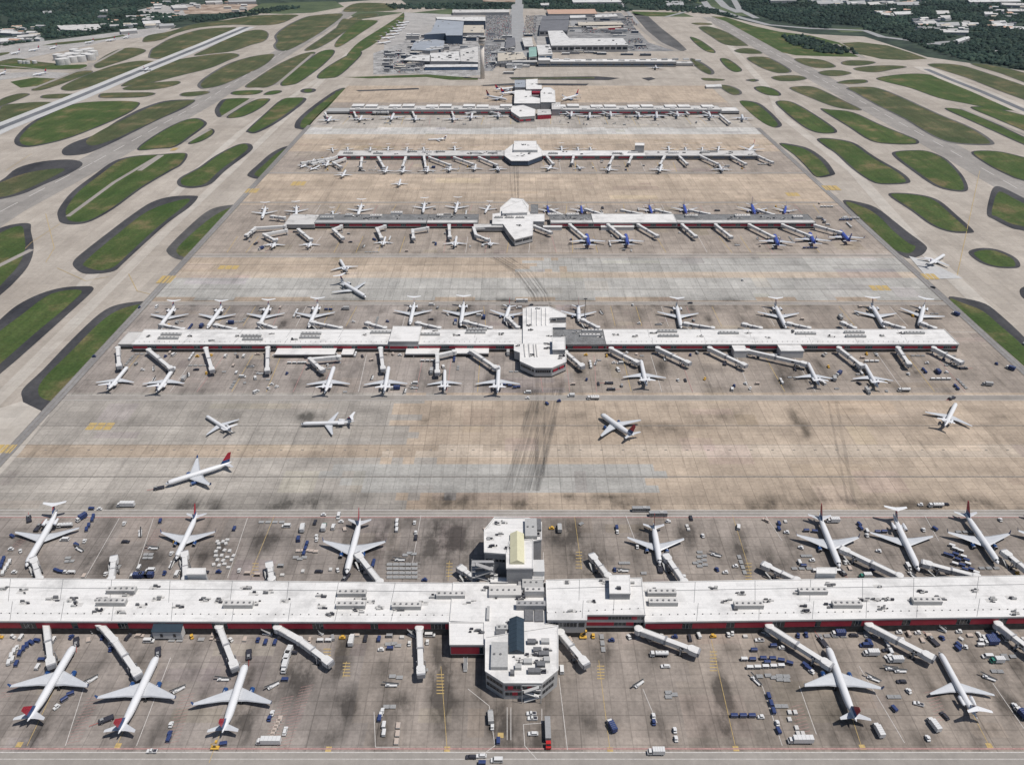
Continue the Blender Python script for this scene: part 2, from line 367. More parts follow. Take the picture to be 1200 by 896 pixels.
    mxx=N.new('ShaderNodeMath'); mxx.operation='MAXIMUM'; L.new(inv.outputs[0],mxx.inputs[0]); mxx.inputs[1].default_value=.30
    col=vscale(N,L,col,mxx.outputs[0]); L.new(col,b.inputs['Base Color'])
    me.materials.append(m); o=bpy.data.objects.new('apron',me); COL.objects.link(o); tag(o,kind='structure')
apron()

# taxiway / runway strips ------------------------------------------------
def strips(name,items,z,m):
    mb=MB()
    for Z,pts,wd in items: ribbon(mb,zp(Z,pts),wd,z,m)
    struct(name,mb)
RW=46
strips('runway_left_outer',[(ZA,[(-330,600),(0,450),(247,352),(517,240),(720,158),(870,95)],RW+2)],-.045,M_runwhite)
strips('runway_rubber_left',[(ZA,[(-330,600),(0,450),(247,352),(517,240),(720,158),(870,95)],15)],-.012,M_rubber)
strips('runway_left_inner',[(ID,[(-160,350),(0,248),(110,190),(240,118),(397,21),(425,5)],RW+10)],-.22,M_fieldgrey)
strips('runway_right_inner',[(ZC,[(95,60),(370,215),(580,330),(880,495),(1050,590),(1400,790)],RW+8)],-.22,M_fieldgrey)
strips('runway_right_outer',[(ZC,[(840,235),(936,277),(1050,322),(1200,387),(1700,600)],RW-6)],-.045,M_fieldlight)
strips('runway_rubber_right',[(ZC,[(855,243),(936,277),(1050,322),(1200,387),(1700,600)],14)],-.012,M_rubber)
strips('worn_taxiway_left',[(ID,[(-95,560),(10,455),(120,345),(187,278),(270,200),(350,122),(408,62)],12)],-.2,M_fieldlight)
strips('worn_taxiway_left_far',[(ID,[(70,372),(100,330),(170,262),(237,195),(282,155),(400,74)],12)],-.2,M_fieldlight)
strips('worn_taxiway_right',[(ID,[(830,25),(905,110),(915,135),(1000,200),(1075,285),(1200,405),(1300,500)],16)],-.2,M_fieldlight)
# perimeter roads along the apron edges
pr=MB(); ribbon(pr,[(AX0-4,100),(AX0-4,1400)],7,.05,M_asphalt); ribbon(pr,[(AX1+4,100),(AX1+4,1380)],7,.05,M_asphalt)
struct('perimeter_road',pr)
wl=MB()
for x in (AX0-7.5,AX0-4,AX0-.5,AX1+.5,AX1+4,AX1+7.5): line(wl,[(x,110),(x,1380)],.6,.09,M_dline)
sheet(wl,[G(*p) for p in [(1065,300),(1085,305),(1128,326),(1088,327)]],.03,M_runwhite)
sheet(wl,[G(*p) for p in [(0,478),(25,470),(58,486),(24,530),(0,556),(-60,600)]],.03,M_fieldlight)
struct('edge_road_markings',wl)

# service roads, head-of-stand roads and painted lines on the apron
sr=MB()
def yb(p): return G(601,p)[1]
for (a,b_) in [(896,881),(605,598),(468.5,463.5),(356.5,354),(300.5,298.5),(238,236.5),(203.5,202)]:
    sheet(sr,[(AX0,yb(a)),(AX1,yb(a)),(AX1,yb(b_)),(AX0,yb(b_))],.03,M_road)
struct('service_road',sr)
mk=MB()
def hl(py,w,m,x0=AX0,x1=AX1): line(mk,[(x0,yb(py)),(x1,yb(py))],w,.06,m)
for py,w_,m_ in [(876.8,.7,M_rline),(881,.5,M_wline),(889,.35,M_wline),(897,.5,M_wline),(606,.7,M_rline),(604.6,.5,M_wline),(601,.3,M_wline),(597.4,.5,M_wline),(558.3,1.1,M_dline),(498.5,.9,M_dline),(534,.35,M_dline),(521,.35,M_dline),(469,.5,M_wline),(463.2,.5,M_wline),(356.8,.7,M_wline),(353.6,.7,M_wline),(389,.4,M_wline),(339,.8,M_dline),(310,.7,M_dline),(301,.8,M_wline),(297.8,.8,M_wline),(238.5,.8,M_dline),(222,.9,M_dline),(204,.9,M_dline),(154,.8,M_dline),(170,.9,M_dline)]:
    hl(py,w_,m_)
for x in np.arange(AX0+20,AX1,14.6): # in-pavement light cans
    for py in (527,):
        X_=x; Y_=yb(py)
        mk.face([(X_-.9,Y_-.45,.07),(X_+.9,Y_-.45,.07),(X_+.9,Y_+.45,.07),(X_-.9,Y_+.45,.07)],M_dline)
# yellow lead-in lines, stop bars, aim boxes
def lead(Z,pts,w=.24,m=None): line(mk,zp(Z,pts),w,.062,m or M_yline)
for Z,pts in [(ZJ,[(265,300),(215,390),(95,640)]),(ZJ,[(550,330),(410,640)]),(ZJ,[(862,360),(735,700)]),(ZK,[(5,400),(18,345)]),(ZK,[(350,360),(372,655)]),(ZK,[(905,340),(945,660)]),(ZL,[(100,265),(187,650)]),(ZL,[(515,300),(628,640)]),(ZL,[(905,310),(1078,640)]),(ZG,[(92,600),(205,430)]),(ZG,[(615,585),(700,430)]),(ZG,[(880,640),(965,430)]),(ZH,[(15,640),(68,440)]),(ZH,[(375,660),(380,590)]),(ZH,[(845,620),(820,435)]),(ZH,[(1120,600),(1098,450)]),(ZI,[(240,640),(175,430)]),(ZI,[(555,620),(475,420)]),(ZI,[(832,622),(740,425)]),(ZI,[(1110,600),(990,410)])]:
    lead(Z,pts)
for Z,x,y,n in [(ZK,348,390,7),(ZK,912,360,5),(ZK,18,350,5),(ZL,108,310,7),(ZJ,1150,300,4),(ZG,898,600,5),(ZH,380,600,5),(ZH,835,560,6),(ZI,232,600,6)]:
    for k in range(n):
        X_,Y_=G(*Z(x,y+k*11)); mk.face([(X_-1.8,Y_-.25,.066),(X_+1.8,Y_-.25,.066),(X_+1.8,Y_+.25,.066),(X_-1.8,Y_+.25,.066)],M_yline)
for Z,x,y in [(ZJ,68,636),(ZJ,415,640),(ZJ,1155,652),(ZK,372,652),(ZK,945,655),(ZL,187,650),(ZL,632,645),(ZL,1078,640),(ZK,560,603)]:
    X_,Y_=G(*Z(x,y)); mk.face([(X_-1.3,Y_-1.3,.067),(X_+1.3,Y_-1.3,.067),(X_+1.3,Y_+1.3,.067),(X_-1.3,Y_+1.3,.067)],M_yline)
for Z,x,y,w_,h_ in [(ZG,352,118,9,4.5),(ZG,18,197,6,5),(ZD,582,440,7,9),(ZD,800,398,10,5),(ZF,690,470,9,6),(ZF,865,430,7,7),(ZF,520,120,10,10),(ZF,385,143,8,7),(ZA,612,525,4,8),(ZD,1045,105,9,9),(ZD,882,130,8,9)]:
    X_,Y_=G(*Z(x,y))
    for k in range(3):
        x0=X_-w_+k*w_*.7; mk.face([(x0,Y_-h_,.068),(x0+w_*.6,Y_-h_,.068),(x0+w_*.6,Y_+h_,.068),(x0,Y_+h_,.068)],M_yline)
# pink no-parking hatching and pale stand boundary lines between stands
for Z,a,b_ in [(ZJ,(330,470),(250,640)),(ZJ,(660,460),(600,640)),(ZJ,(1010,470),(945,640)),(ZG,(100,500),(30,560)),(ZG,(560,480),(520,560)),(ZL,(400,500),(440,640)),(ZL,(870,450),(920,560)),(ZJ,(1080,430),(990,660)),(ZJ,(60,420),(0,480))]:
    A_=Vector(G(*Z(*a))); B_=Vector(G(*Z(*b_))); n=int((B_-A_).length/1.6)
    for k in range(n):
        p=A_.lerp(B_,k/n); line(mk,[(p.x-3,p.y-.8),(p.x+3,p.y+.8)],.16,.058,M_rline)
for Z,pts in [(ZJ,[(600,330),(480,640)]),(ZJ,[(300,420),(230,640)]),(ZK,[(115,520),(120,645),(205,645)]),(ZK,[(445,440),(520,500),(540,640),(500,668)]),(ZK,[(705,510),(705,560),(640,565),(645,640),(690,690)]),(ZK,[(765,400),(795,655)]),(ZK,[(1060,440),(1110,560)]),(ZL,[(280,430),(350,640)]),(ZL,[(620,360),(780,630)]),(ZL,[(1090,420),(1200,580)]),(ZL,[(410,430),(470,600)]),(ZG,[(540,440),(470,650)]),(ZG,[(870,440),(800,650)]),(ZG,[(420,440),(300,650)]),(ZI,[(290,430),(350,520)]),(ZI,[(850,430),(900,520)]),(ZH,[(280,430),(250,600)]),(ZH,[(710,560),(712,650)]),(ZK,[(583,505),(583,620)]),(ZK,[(596,505),(596,620)]),(ZH,[(1000,430),(1040,540)])]:
    line(mk,zp(Z,pts),.3,.064,M_wline)
for k in range(26):                                      # pallet-box outlines
    for Z,x,y in [(ZH,170+(k%6)*20,602+(k//6)*15)]:
        X_,Y_=G(*Z(x,y)); 
        for q in ((-1.2,-1.2,1.2,-1.2),(-1.2,1.2,1.2,1.2)): line(mk,[(X_+q[0],Y_+q[1]),(X_+q[2],Y_+q[3])],.2,.065,M_wline)
for x0 in np.arange(AX0+30,AX1-10,23.5):                 # stand markings round the farther concourses
    for (a,b_,w_) in [(416,459,.4),(359,382,.4),(277,296,.5),(240,250,.5),(190,201,.6),(137,146,.7)]:
        if random.random()<.75:
            sl=random.choice([0,0,3,-3]); line(mk,[(x0,yb(a)),(x0+sl,yb(b_))],w_,.064,random.choice([M_wline,M_yline,M_yline,M_rline]))
struct('painted_markings',mk)
# runway dashes
rd=MB()
def dashes(Z,pts,ln,gap,w):
    q=[Vector(p) for p in zp(Z,pts)]
    for a,b_ in zip(q[:-1],q[1:]):
        L_=(b_-a).length; t=0
        while t+ln<L_: line(rd,[a.lerp(b_,t/L_),a.lerp(b_,(t+ln)/L_)],w,-.1,M_wline); t+=ln+gap
dashes(ID,[(-160,350),(0,248),(110,190),(240,118),(397,21)],36,24,1.4)
dashes(ZC,[(95,60),(370,215),(580,330),(880,495),(1050,590),(1400,790)],36,24,1.4)
for Z,pts in [(ZG,[(0,65),(50,100),(100,113)]),(ZD,[(210,245),(110,310),(0,420)]),(ZD,[(110,0),(20,60)]),(ZF,[(1040,60),(1010,200),(960,430)]),(ZD,[(450,420),(480,480),(560,500)]),(ZD,[(200,400),(300,445),(380,430)]),(ZD,[(160,210),(190,330),(160,380)])]:
    line(rd,zp(Z,pts),.5,-.1,M_yline)
struct('runway_markings',rd)

# tyre marks of the crossing service routes: many thin, worn dark lines
def wear_mat():
    m,N,L,b,tc,noise,mr,mul=concrete('tyre_rubber_marks',(0,0,0),(0,0,0)); b.inputs['Base Color'].default_value=(.09,.085,.08,1)
    L.new(mul(mr(noise(.035,6),.3,.66,.03,.30),mr(noise(.5,4),.3,.6,.4,1)),b.inputs['Alpha']); return m
M_wear=wear_mat(); ty=MB()
for a,b_,k,sp in [([(612,575),(628,515),(643,456)],1,15,20),([(585,301),(612,318),(632,345),(637,361)],1,12,12),([(603,189),(605,233)],1,6,5),([(975,470),(998,590)],1,2,5),([(634,440),(633,560)],1,2,4)]:
    for j in range(k):
        dx=(j/(max(1,k-1))-.5)*2*sp+random.uniform(-1.5,1.5); t0=random.uniform(0,.12); pts=[]
        for i,(x,y) in enumerate(a): pts.append(G(x+dx*(1-.25*i/len(a))+random.uniform(-.6,.6),y))
        ribbon(ty,pts,random.choice([.5,.8,1.2,2.2]) if abs(dx)<sp*.7 else random.choice([1.6,2.4]),.012,M_wear)
struct('tyre_marks',ty)

hz=bpy.data.materials.new('summer_haze'); hz.use_nodes=True; n_=hz.node_tree.nodes; n_.clear(); vs=n_.new('ShaderNodeVolumeScatter'); vs.inputs['Density'].default_value=1.2e-5; vs.inputs['Color'].default_value=(.60,.80,1,1); vs.inputs['Anisotropy'].default_value=.2
om=n_.new('ShaderNodeOutputMaterial'); hz.node_tree.links.new(vs.outputs[0],om.inputs['Volume'])
hb_=MB(); hb_.box(-9500,9500,-1500,14500,-20,900,hz); struct('haze',hb_); SC.cycles.volume_bounces=0
# ---------------- grass islands ----------------
def inset(poly,d,shift=(0,0)):
    poly=ccw(poly); n=len(poly); out=[]
    for i in range(n):
        e1=(poly[i]-poly[i-1]); e2=(poly[(i+1)%n]-poly[i])
        if e1.length<1e-6: e1=e2
        if e2.length<1e-6: e2=e1
        e=(e1.normalized()+e2.normalized())
        if e.length<1e-3: e=e1
        e.normalize(); nrm=Vector((-e.y,e.x)); out.append(poly[i]+nrm*d+Vector(shift))
    return out
def minor(poly):
    a=np.array([[p[0],p[1]] for p in poly]); a=a-a.mean(0); wv,_=np.linalg.eigh(a.T@a/len(a)); return 2*math.sqrt(max(wv[0],.01))*1.0
shm=MB(); shg=MB(); gr=MB()
def island(Z,pts,d=4,shift=(0,0),sh=None,grass=None,dry=False,only=None):
    p=ccw(smooth_poly(zp(Z,pts)))
    if only: sheet(gr,p,-.08,only); return
    sheet(sh or shm,p,-.14,M_shoulder if (sh or shm) is shm else M_shoulderg)
    if grass: g=smooth_poly(zp(Z,grass))
    else:
        mn=minor(p); dd=min(d,mn*.33); k=dd/d if d else 1
        g=inset(p,dd,(shift[0]*k,shift[1]*k))
    sheet(gr,g,-.08,M_grassd if dry else M_grass)
A=[ # left airfield, drawn from the survey
 ([(50,500),(60,475),(110,430),(200,385),(280,362),(400,355),(480,358),(490,370),(450,400),(350,445),(230,490),(120,515),(70,515)],5,(1,4),0),
 ([(0,435),(0,375),(80,362),(150,358),(185,362),(130,385),(60,410)],3,(0,0),1),
 ([(-30,385),(0,350),(60,330),(105,330),(80,345)],3,(0,0),1),
 ([(145,345),(150,335),(200,330),(260,330),(265,340),(200,347)],3,(0,0),1),
 ([(110,315),(180,285),(250,258),(310,248),(325,255),(260,280),(190,305),(140,318)],2,(0,0),1),
 ([(215,315),(225,300),(300,265),(400,230),(480,215),(540,215),(545,225),(480,255),(400,280),(300,310),(250,320)],2,(0,0),1),
 ([(330,235),(340,215),(400,180),(450,168),(500,172),(512,182),(460,205),(400,225),(350,240)],2,(0,0),1),
 ([(-60,240),(0,215),(60,205),(120,215),(210,225),(310,235),(300,243),(150,245),(60,243)],2,(0,0),1),
 ([(500,145),(520,125),(600,110),(680,85),(800,70),(900,55),(1040,52),(1035,62),(980,85),(900,90),(820,88),(700,98),(620,118),(570,140),(520,148)],2,(0,0),1),
 ([(520,200),(530,175),(545,165),(600,135),(700,105),(800,97),(830,100),(760,135),(680,170),(620,195),(560,208),(530,205)],3,(1,2),1),
 ([(680,195),(740,165),(830,120),(900,105),(935,110),(945,125),(930,145),(880,160),(820,180),(740,190)],3,(0,0),1),
 ([(425,300),(520,250),(600,215),(720,195),(800,187),(835,190),(840,198),(800,215),(740,240),(640,265),(540,290),(470,300)],3,(0,0),1),
 ([(430,312),(470,298),(540,290),(620,285),(635,292),(600,305),(540,315),(460,318)],2,(0,0),1),
 ([(345,340),(360,328),(440,325),(530,325),(545,332),(500,342),(420,345),(360,345)],3,(0,1),1),
 ([(700,310),(695,295),(730,265),(800,225),(880,200),(950,190),(965,197),(930,230),(860,265),(780,300),(720,312)],4,(2,3),1),
 ([(960,160),(970,145),(965,125),(1000,95),(1060,65),(1100,55),(1200,48),(1190,70),(1120,120),(1040,165),(1000,180),(970,175)],4,(2,2),1),
 ([(1070,175),(1120,140),(1200,85),(1240,60),(1250,78),(1200,122),(1130,165),(1090,178)],3,(0,0),1),
 ([(860,305),(900,275),(980,225),(1060,190),(1110,185),(1060,230),(960,300),(900,308)],3,(0,0),1),
 ([(985,300),(1010,265),(1090,205),(1130,180),(1170,175),(1175,190),(1130,235),(1060,285),(1030,298)],3,(0,0),0),
 ([(1115,275),(1130,250),(1200,205),(1260,180),(1270,195),(1200,262),(1160,275)],3,(0,0),0),
 ([(630,335),(650,325),(720,320),(740,325),(710,335),(660,340)],3,(0,0),1),
 ([(810,330),(830,320),(900,317),(925,320),(900,332),(840,335)],3,(0,0),0),
 ([(925,333),(950,320),(985,318),(990,324),(960,333)],3,(0,0),0),
 ([(1055,320),(1070,312),(1105,312),(1110,320),(1090,327),(1065,326)],9,(0,0),0),
 ([(760,405),(755,385),(775,355),(800,347),(860,345),(880,350),(840,372),(790,405),(770,412)],5,(3,2),0),
 ([(795,412),(850,375),(900,350),(940,346),(950,352),(920,378),(880,400),(840,413)],3,(0,0),0),
 ([(870,465),(870,455),(930,400),(990,350),(1040,343),(1075,345),(1070,360),(1020,400),(960,440),(900,468)],5,(-2,3),0),
 ([(1035,445),(1050,415),(1110,365),(1180,318),(1215,310),(1210,340),(1130,395),(1080,450),(1050,453)],5,(4,3),0),
 ([(480,525),(560,465),(640,425),(690,415),(720,425),(725,440),(680,475),(620,515),(560,523)],4,(-1,0),0),
 ([(660,505),(700,470),(740,452),(755,462),(740,480),(700,500)],3,(0,0),0)]
for p,d,s,dry in A: island(ZA,p,d,s,dry=bool(dry),sh=shg if dry else None)
island(ZA,[(225,545),(220,525),(260,500),(340,470),(420,420),(500,380),(580,355),(670,350),(685,357),(640,385),(560,420),(480,460),(400,500),(320,535),(270,545)],dry=True,grass=[(303,495),(350,462),(430,422),(560,364),(655,353),(680,358),(560,417),(470,458),(395,492),(325,512)])
island(ID,[(-40,228),(0,212),(20,197),(50,189),(84,187),(97,192),(84,202),(50,217),(27,227),(0,233.5),(-30,238)],dry=True,grass=[(-35,230),(0,214),(30,203),(60,198),(76,199),(50,213),(25,224),(0,231)])
island(ID,[(72,261),(68,255),(68.6,245),(84,225),(110,205),(133,189),(157,182.7),(183,181),(211,179),(220,181.5),(213,193),(201,200),(167,220),(134,244),(107,259),(87,263)],6,(2,3))
island(ID,[(207.5,215),(211,208),(233,196),(253,182),(277,170),(290,168),(296,171),(293,178),(264,200),(248,215),(231,220),(214,219.5)],6,(-2,2))
island(ID,[(290.5,203.4),(303,192),(317,180),(333,172),(350,170),(348,176),(333,187),(328,195),(314.6,208.5),(301,209.5),(292,207)],5,(4,2))
island(ZD,[(258,395),(258,375),(290,345),(380,275),(460,215),(530,170),(600,150),(680,147),(692,155),(660,190),(590,240),(500,320),(430,385),(400,410),(340,420),(290,418)],grass=[(300,395),(300,375),(400,290),(520,200),(640,160),(660,170),(560,250),(450,350),(400,395),(350,408)])
island(ZD,[(585,345),(590,325),(650,265),(720,205),(770,185),(840,177),(845,185),(800,230),(740,300),(680,360),(655,373),(610,365)],sh=shg,grass=[(622,350),(625,325),(700,255),(770,205),(840,180),(800,230),(730,305),(680,355),(650,362)])
island(ZD,[(-80,300),(0,260),(60,245),(105,245),(108,270),(118,330),(100,390),(50,450),(0,495),(-80,560)],grass=[(-80,330),(0,278),(50,256),(78,256),(85,285),(88,330),(70,380),(30,430),(-80,520)])
island(ZD,[(-60,640),(0,580),(60,530),(140,490),(220,468),(300,463),(325,467),(320,485),(250,550),(150,640),(60,720),(0,770),(-80,840)],grass=[(-80,690),(0,620),(80,560),(180,490),(285,478),(240,530),(120,630),(0,735),(-80,800)])
island(ID,[(26,466),(27,455),(50,433),(84,397.6),(117,367),(140.6,356),(177,352.4),(174,359),(144,391),(110,424),(84,454),(68,475),(60,481.7),(43,480.7),(30,475)],grass=zp and [ZD(*q) for q in [(135,840),(150,790),(250,690),(350,590),(420,545),(500,525),(515,535),(430,620),(330,720),(240,825),(205,860),(165,862)]])
C_=[
 ([(200,355),(260,360),(300,385),(345,430),(345,445),(320,448),(280,430),(230,390)],4,(-3,0),0),
 ([(325,360),(370,355),(420,375),(500,425),(540,455),(535,468),(480,468),(430,450),(370,405)],4,(0,1),0),
 ([(485,385),(520,385),(600,395),(700,440),(800,480),(830,495),(820,507),(740,507),(660,495),(580,445)],4,(0,1),0),
 ([(575,310),(620,305),(690,310),(780,345),(900,400),(1020,450),(1090,495),(1080,510),(960,505),(880,480),(780,420),(680,370),(600,325)],5,(0,3),1),
 ([(375,312),(410,303),(460,305),(510,325),(570,355),(630,385),(600,387),(530,375),(450,345)],3,(0,0),1),
 ([(25,208),(50,210),(100,240),(112,258),(90,262),(50,240)],5,(-2,0),1),
 ([(130,207),(160,208),(200,235),(208,250),(180,253),(150,235)],3,(0,0),0),
 ([(225,203),(290,200),(330,215),(385,250),(340,258),(290,245),(250,225)],4,(-1,1),1),
 ([(180,178),(210,170),(250,172),(282,187),(250,190),(200,187)],3,(0,0),1),
 ([(25,130),(60,140),(110,175),(112,187),(80,180),(45,155)],3,(0,0),0),
 ([(55,97),(100,95),(160,115),(225,155),(220,162),(150,158),(100,130)],3,(0,0),1),
 ([(30,82),(60,80),(100,83),(100,88),(50,88)],2,(0,0),1),
 ([(310,272),(350,265),(410,266),(438,277),(400,285),(340,285)],3,(0,0),1),
 ([(220,282),(245,278),(270,282),(250,288)],9,(0,0),0),
 ([(250,308),(280,303),(320,312),(345,328),(340,337),(300,335),(265,322)],4,(0,0),0),
 ([(125,300),(160,300),(200,315),(208,330),(180,335),(150,322)],4,(-1,0),1),
 ([(65,275),(100,275),(145,279),(140,284),(80,284)],2,(0,0),1),
 ([(390,208),(440,205),(500,213),(540,235),(480,240),(430,230)],3,(0,0),1),
 ([(475,255),(510,247),(560,248),(595,258),(550,268),(500,266)],3,(0,0),1),
 ([(540,290),(580,281),(640,280),(650,290),(600,296),(560,295)],3,(0,0),1),
 ([(555,222),(580,213),(640,213),(680,220),(640,230),(580,231)],3,(0,0),1),
 ([(600,240),(660,232),(740,230),(790,236),(740,245),(680,255),(620,250)],3,(0,0),1),
 ([(680,275),(760,262),(850,260),(940,280),(1040,310),(1130,345),(1185,385),(1100,385),(1000,365),(900,345),(800,310),(720,290)],3,(0,0),0),
 ([(860,228),(900,223),(980,230),(1080,260),(1200,300),(1330,350),(1330,400),(1200,352),(1100,315),(1000,275),(920,250)],3,(0,0),1),
 ([(1010,225),(1080,228),(1200,255),(1330,300),(1330,330),(1200,290),(1120,260)],3,(0,0),1),
 ([(920,382),(980,385),(1060,415),(1200,480),(1330,540),(1330,560),(1200,510),(1100,465),(1000,420)],4,(0,2),0),
 ([(1010,378),(1080,378),(1200,405),(1330,450),(1330,510),(1200,460),(1100,418)],3,(0,0),0)]
for p,d,s,dry in C_: island(ZC,p,d,s,dry=bool(dry),sh=shg if dry else None)
island(ID,[(913,168),(933,170),(950,175),(967,187),(977,200),(977,205),(957,207.5),(944,195),(930.5,181.7)],5,(-3,-1))
island(ID,[(957,163),(973,162),(1000,167),(1020,180),(1031,187),(1054,200),(1066,210),(1063,215),(1034,216),(1017.6,211),(997.5,197),(979,180),(967,172)],5,(-1,0))
island(ID,[(1047,178),(1067,176),(1087,177),(1107,185),(1121,197),(1131,210),(1134,223),(1118,224),(1094.6,217.5),(1068,199.4),(1048,184)],5,(1,2))
island(ID,[(1138,178),(1167,177),(1200,184),(1260,200),(1270,228),(1200,212),(1180,205),(1155,192)],4,(0,1))
island(ZF,[(560,165),(620,170),(680,190),(740,235),(790,275),(850,320),(852,340),(830,358),(785,365),(740,335),(690,290),(620,225)],grass=[(570,168),(640,190),(690,222),(740,272),(790,312),(815,325),(800,346),(770,345),(735,330),(690,288),(620,222)])
island(ZF,[(720,145),(760,137),(840,145),(900,165),(960,215),(1015,265),(1010,277),(940,275),(870,250),(800,200)],5,(-1,1))
island(ZF,[(1065,210),(1075,150),(1090,117),(1120,118),(1195,155),(1290,200),(1290,300),(1195,270),(1150,260),(1090,230)],grass=[(1082,210),(1092,160),(1103,138),(1120,135),(1190,172),(1285,215),(1285,285),(1195,255),(1150,245),(1100,220)])
island(ZF,[(1000,345),(1040,330),(1100,335),(1160,360),(1182,385),(1170,400),(1100,398),(1040,380)],5,(0,-1))
island(ZF,[(930,505),(980,505),(1060,525),(1120,570),(1195,640),(1300,750),(1300,840),(1195,740),(1150,700),(1080,640),(1000,580)],grass=[(935,508),(980,522),(1050,550),(1110,600),(1190,670),(1300,790),(1300,840),(1195,742),(1150,702),(1080,642),(1000,582)])
island(ZF,[(1180,480),(1195,465),(1250,450),(1300,480),(1260,530),(1195,507)],7)
for p,d,dry in [([(5,40),(40,15),(100,10),(180,15),(200,25),(180,38),(60,42)],2,1),([(40,65),(55,50),(100,47),(130,50),(120,60),(70,66)],2,1),([(0,70),(30,68),(75,70),(50,90),(0,120),(-30,125)],2,1),([(0,125),(60,75),(120,72),(125,80),(80,110),(0,162),(-25,160)],2,0),([(20,192),(60,150),(130,105),(200,60),(220,45),(215,80),(150,130),(100,165),(60,185),(30,192)],1,0)]:
    island(ZB,p,d,dry=bool(dry),sh=shg)
for p in [[(50,318),(270,310),(275,315),(60,322)],[(590,272),(900,269),(980,275),(940,282),(600,280)],[(1055,275),(1090,272),(1105,278),(1080,284)],[(490,300),(600,293),(870,295),(860,302),(700,300),(500,303)]]:
    sheet(shm,zp(ZB,p),.1,M_shoulder)
for p in [[(595,275),(890,272),(890,277),(600,278)]]: sheet(gr,zp(ZB,p),.14,M_grassd)
for Z,p,m in [(ZC,[(100,58),(150,60),(250,92),(340,112),(450,125),(550,150),(640,200),(560,200),(400,195),(350,185),(250,130),(150,75)],M_grass),(ZC,[(560,152),(620,148),(720,160),(800,185),(860,207),(780,212),(700,208),(620,190)],M_grassd),
     (ZP,[(600,75),(700,98),(780,170),(870,240),(925,292),(905,300),(860,300),(780,262),(700,190),(640,120)],M_shoulderg),(ZP,[(600,68),(900,75),(860,92),(700,95),(620,90)],M_grass),
     (ZB,[(-20,322),(20,318),(35,322),(0,335),(-30,345)],M_grass),(ZB,[(10,272),(300,262),(480,275),(480,281),(380,281),(300,271),(100,276)],M_grass),(ZO,[(0,380),(100,362),(240,385),(500,378),(525,385),(520,400),(260,405),(0,395)],M_grass),
     (ZO,[(60,480),(200,455),(330,462),(250,500),(120,515)],M_grass),(ZO,[(-100,340),(0,310),(60,305),(50,315),(-60,345)],M_grassd),(ZO,[(240,268),(330,250),(600,225),(720,205),(735,212),(560,240),(360,262)],M_grassd)]:
    gr.face([(p_[0],p_[1],-.05) for p_ in ccw(zp(Z,p))],m)
struct('asphalt_shoulders',shm); struct('faded_shoulders',shg); struct('grass_islands',gr)
# narrow paths through the grass
pth=MB()
for Z,pts,wd in [(ZD,[(237,220),(400,100),(560,5)],6),(ZD,[(-40,410),(112,335)],7),(ZA,[(490,600),(570,545)],7),(ZA,[(655,500),(735,455)],9),(ZA,[(785,410),(890,345)],9),(ZA,[(970,300),(1100,190)],8),(ZC,[(975,380),(1200,472),(1330,530)],6),(ZC,[(535,155),(640,205)],14),(ZA,[(180,285),(210,275)],8),(ZO,[(190,520),(370,450),(520,390),(720,285)],9),(ZP,[(545,60),(640,150),(760,250),(870,300)],16),(ZO,[(520,410),(530,370)],12),(ZA,[(0,230),(150,245),(320,248)],6)]:
    ribbon(pth,zp(Z,pts),wd,-.02,M_road)
struct('airfield_paths',pth)

# ---------------- land beyond the airfield ----------------
M_lot=mat('car_park_asphalt',(.15,.15,.155),.9,.3,.03,c2=(.24,.235,.23),fine=.3)
M_lotlight=mat('yard_concrete',(.33,.315,.30),.9,.2,.02,fine=.25)
M_lotmix=mat('mixed_yard',(.21,.205,.20),.9,.35,.05,c2=(.34,.33,.32),fine=.5)
M_dirt=mat('orange_bare_earth',(.24,.15,.10),.95,.4,.02,c2=(.33,.27,.22),fine=.2)
M_meadow=mat('far_meadow',(.05,.075,.035),.95,.25,.01,c2=(.08,.10,.05),fine=.2)
M_hwy=mat('motorway_concrete',(.26,.26,.26),.9,.12,.05)
def ground(name,items):
    for k,(Z,p,m,z) in enumerate(items):
        mb=MB(); mb.face([(q[0],q[1],z+k*.004) for q in ccw(zp(Z,p))],m); struct(name,mb)
ground('car_park',[(ZN,[(570,85),(725,80),(730,240),(610,400),(560,400)],M_lot,-.15),(ZP,[(30,90),(540,75),(700,250),(860,300),(60,305),(20,200)],M_lot,-.16),
   (ZP,[(160,280),(590,270),(760,300),(160,302)],M_lot,-.12),(ZN,[(860,200),(930,195),(940,260),(860,260)],M_lotlight,-.11)])
ground('yard',[(ZN,[(-60,300),(110,240),(140,200),(560,200),(560,420),(460,430),(350,430),(180,415),(-60,420)],M_lotmix,-.17),
   (ZN,[(100,70),(560,90),(560,240),(230,240),(120,330),(0,300),(0,250),(60,200),(120,120)],M_lotlight,-.18),
   (ZN,[(120,420),(480,425),(470,438),(330,430),(120,428)],M_lotlight,-.13),
   (ZO,[(-100,400),(0,372),(520,270),(780,195),(720,190),(300,245),(0,300),(-200,350)],M_lotlight,-.19),
   (ZO,[(-100,450),(0,430),(240,420),(430,430),(330,460),(150,450),(0,470),(-100,480)],M_lotlight,-.1)])
ground('orange_earthworks',[(ZA,[(650,50),(640,30),(720,15),(900,15),(920,25),(870,40),(760,48)],M_dirt,-.25),(ZB,[(490,-10),(625,-10),(620,8),(500,6)],M_dirt,-.25),(ZC,[(-20,-5),(20,-5),(30,5),(-10,8)],M_dirt,-.2)])
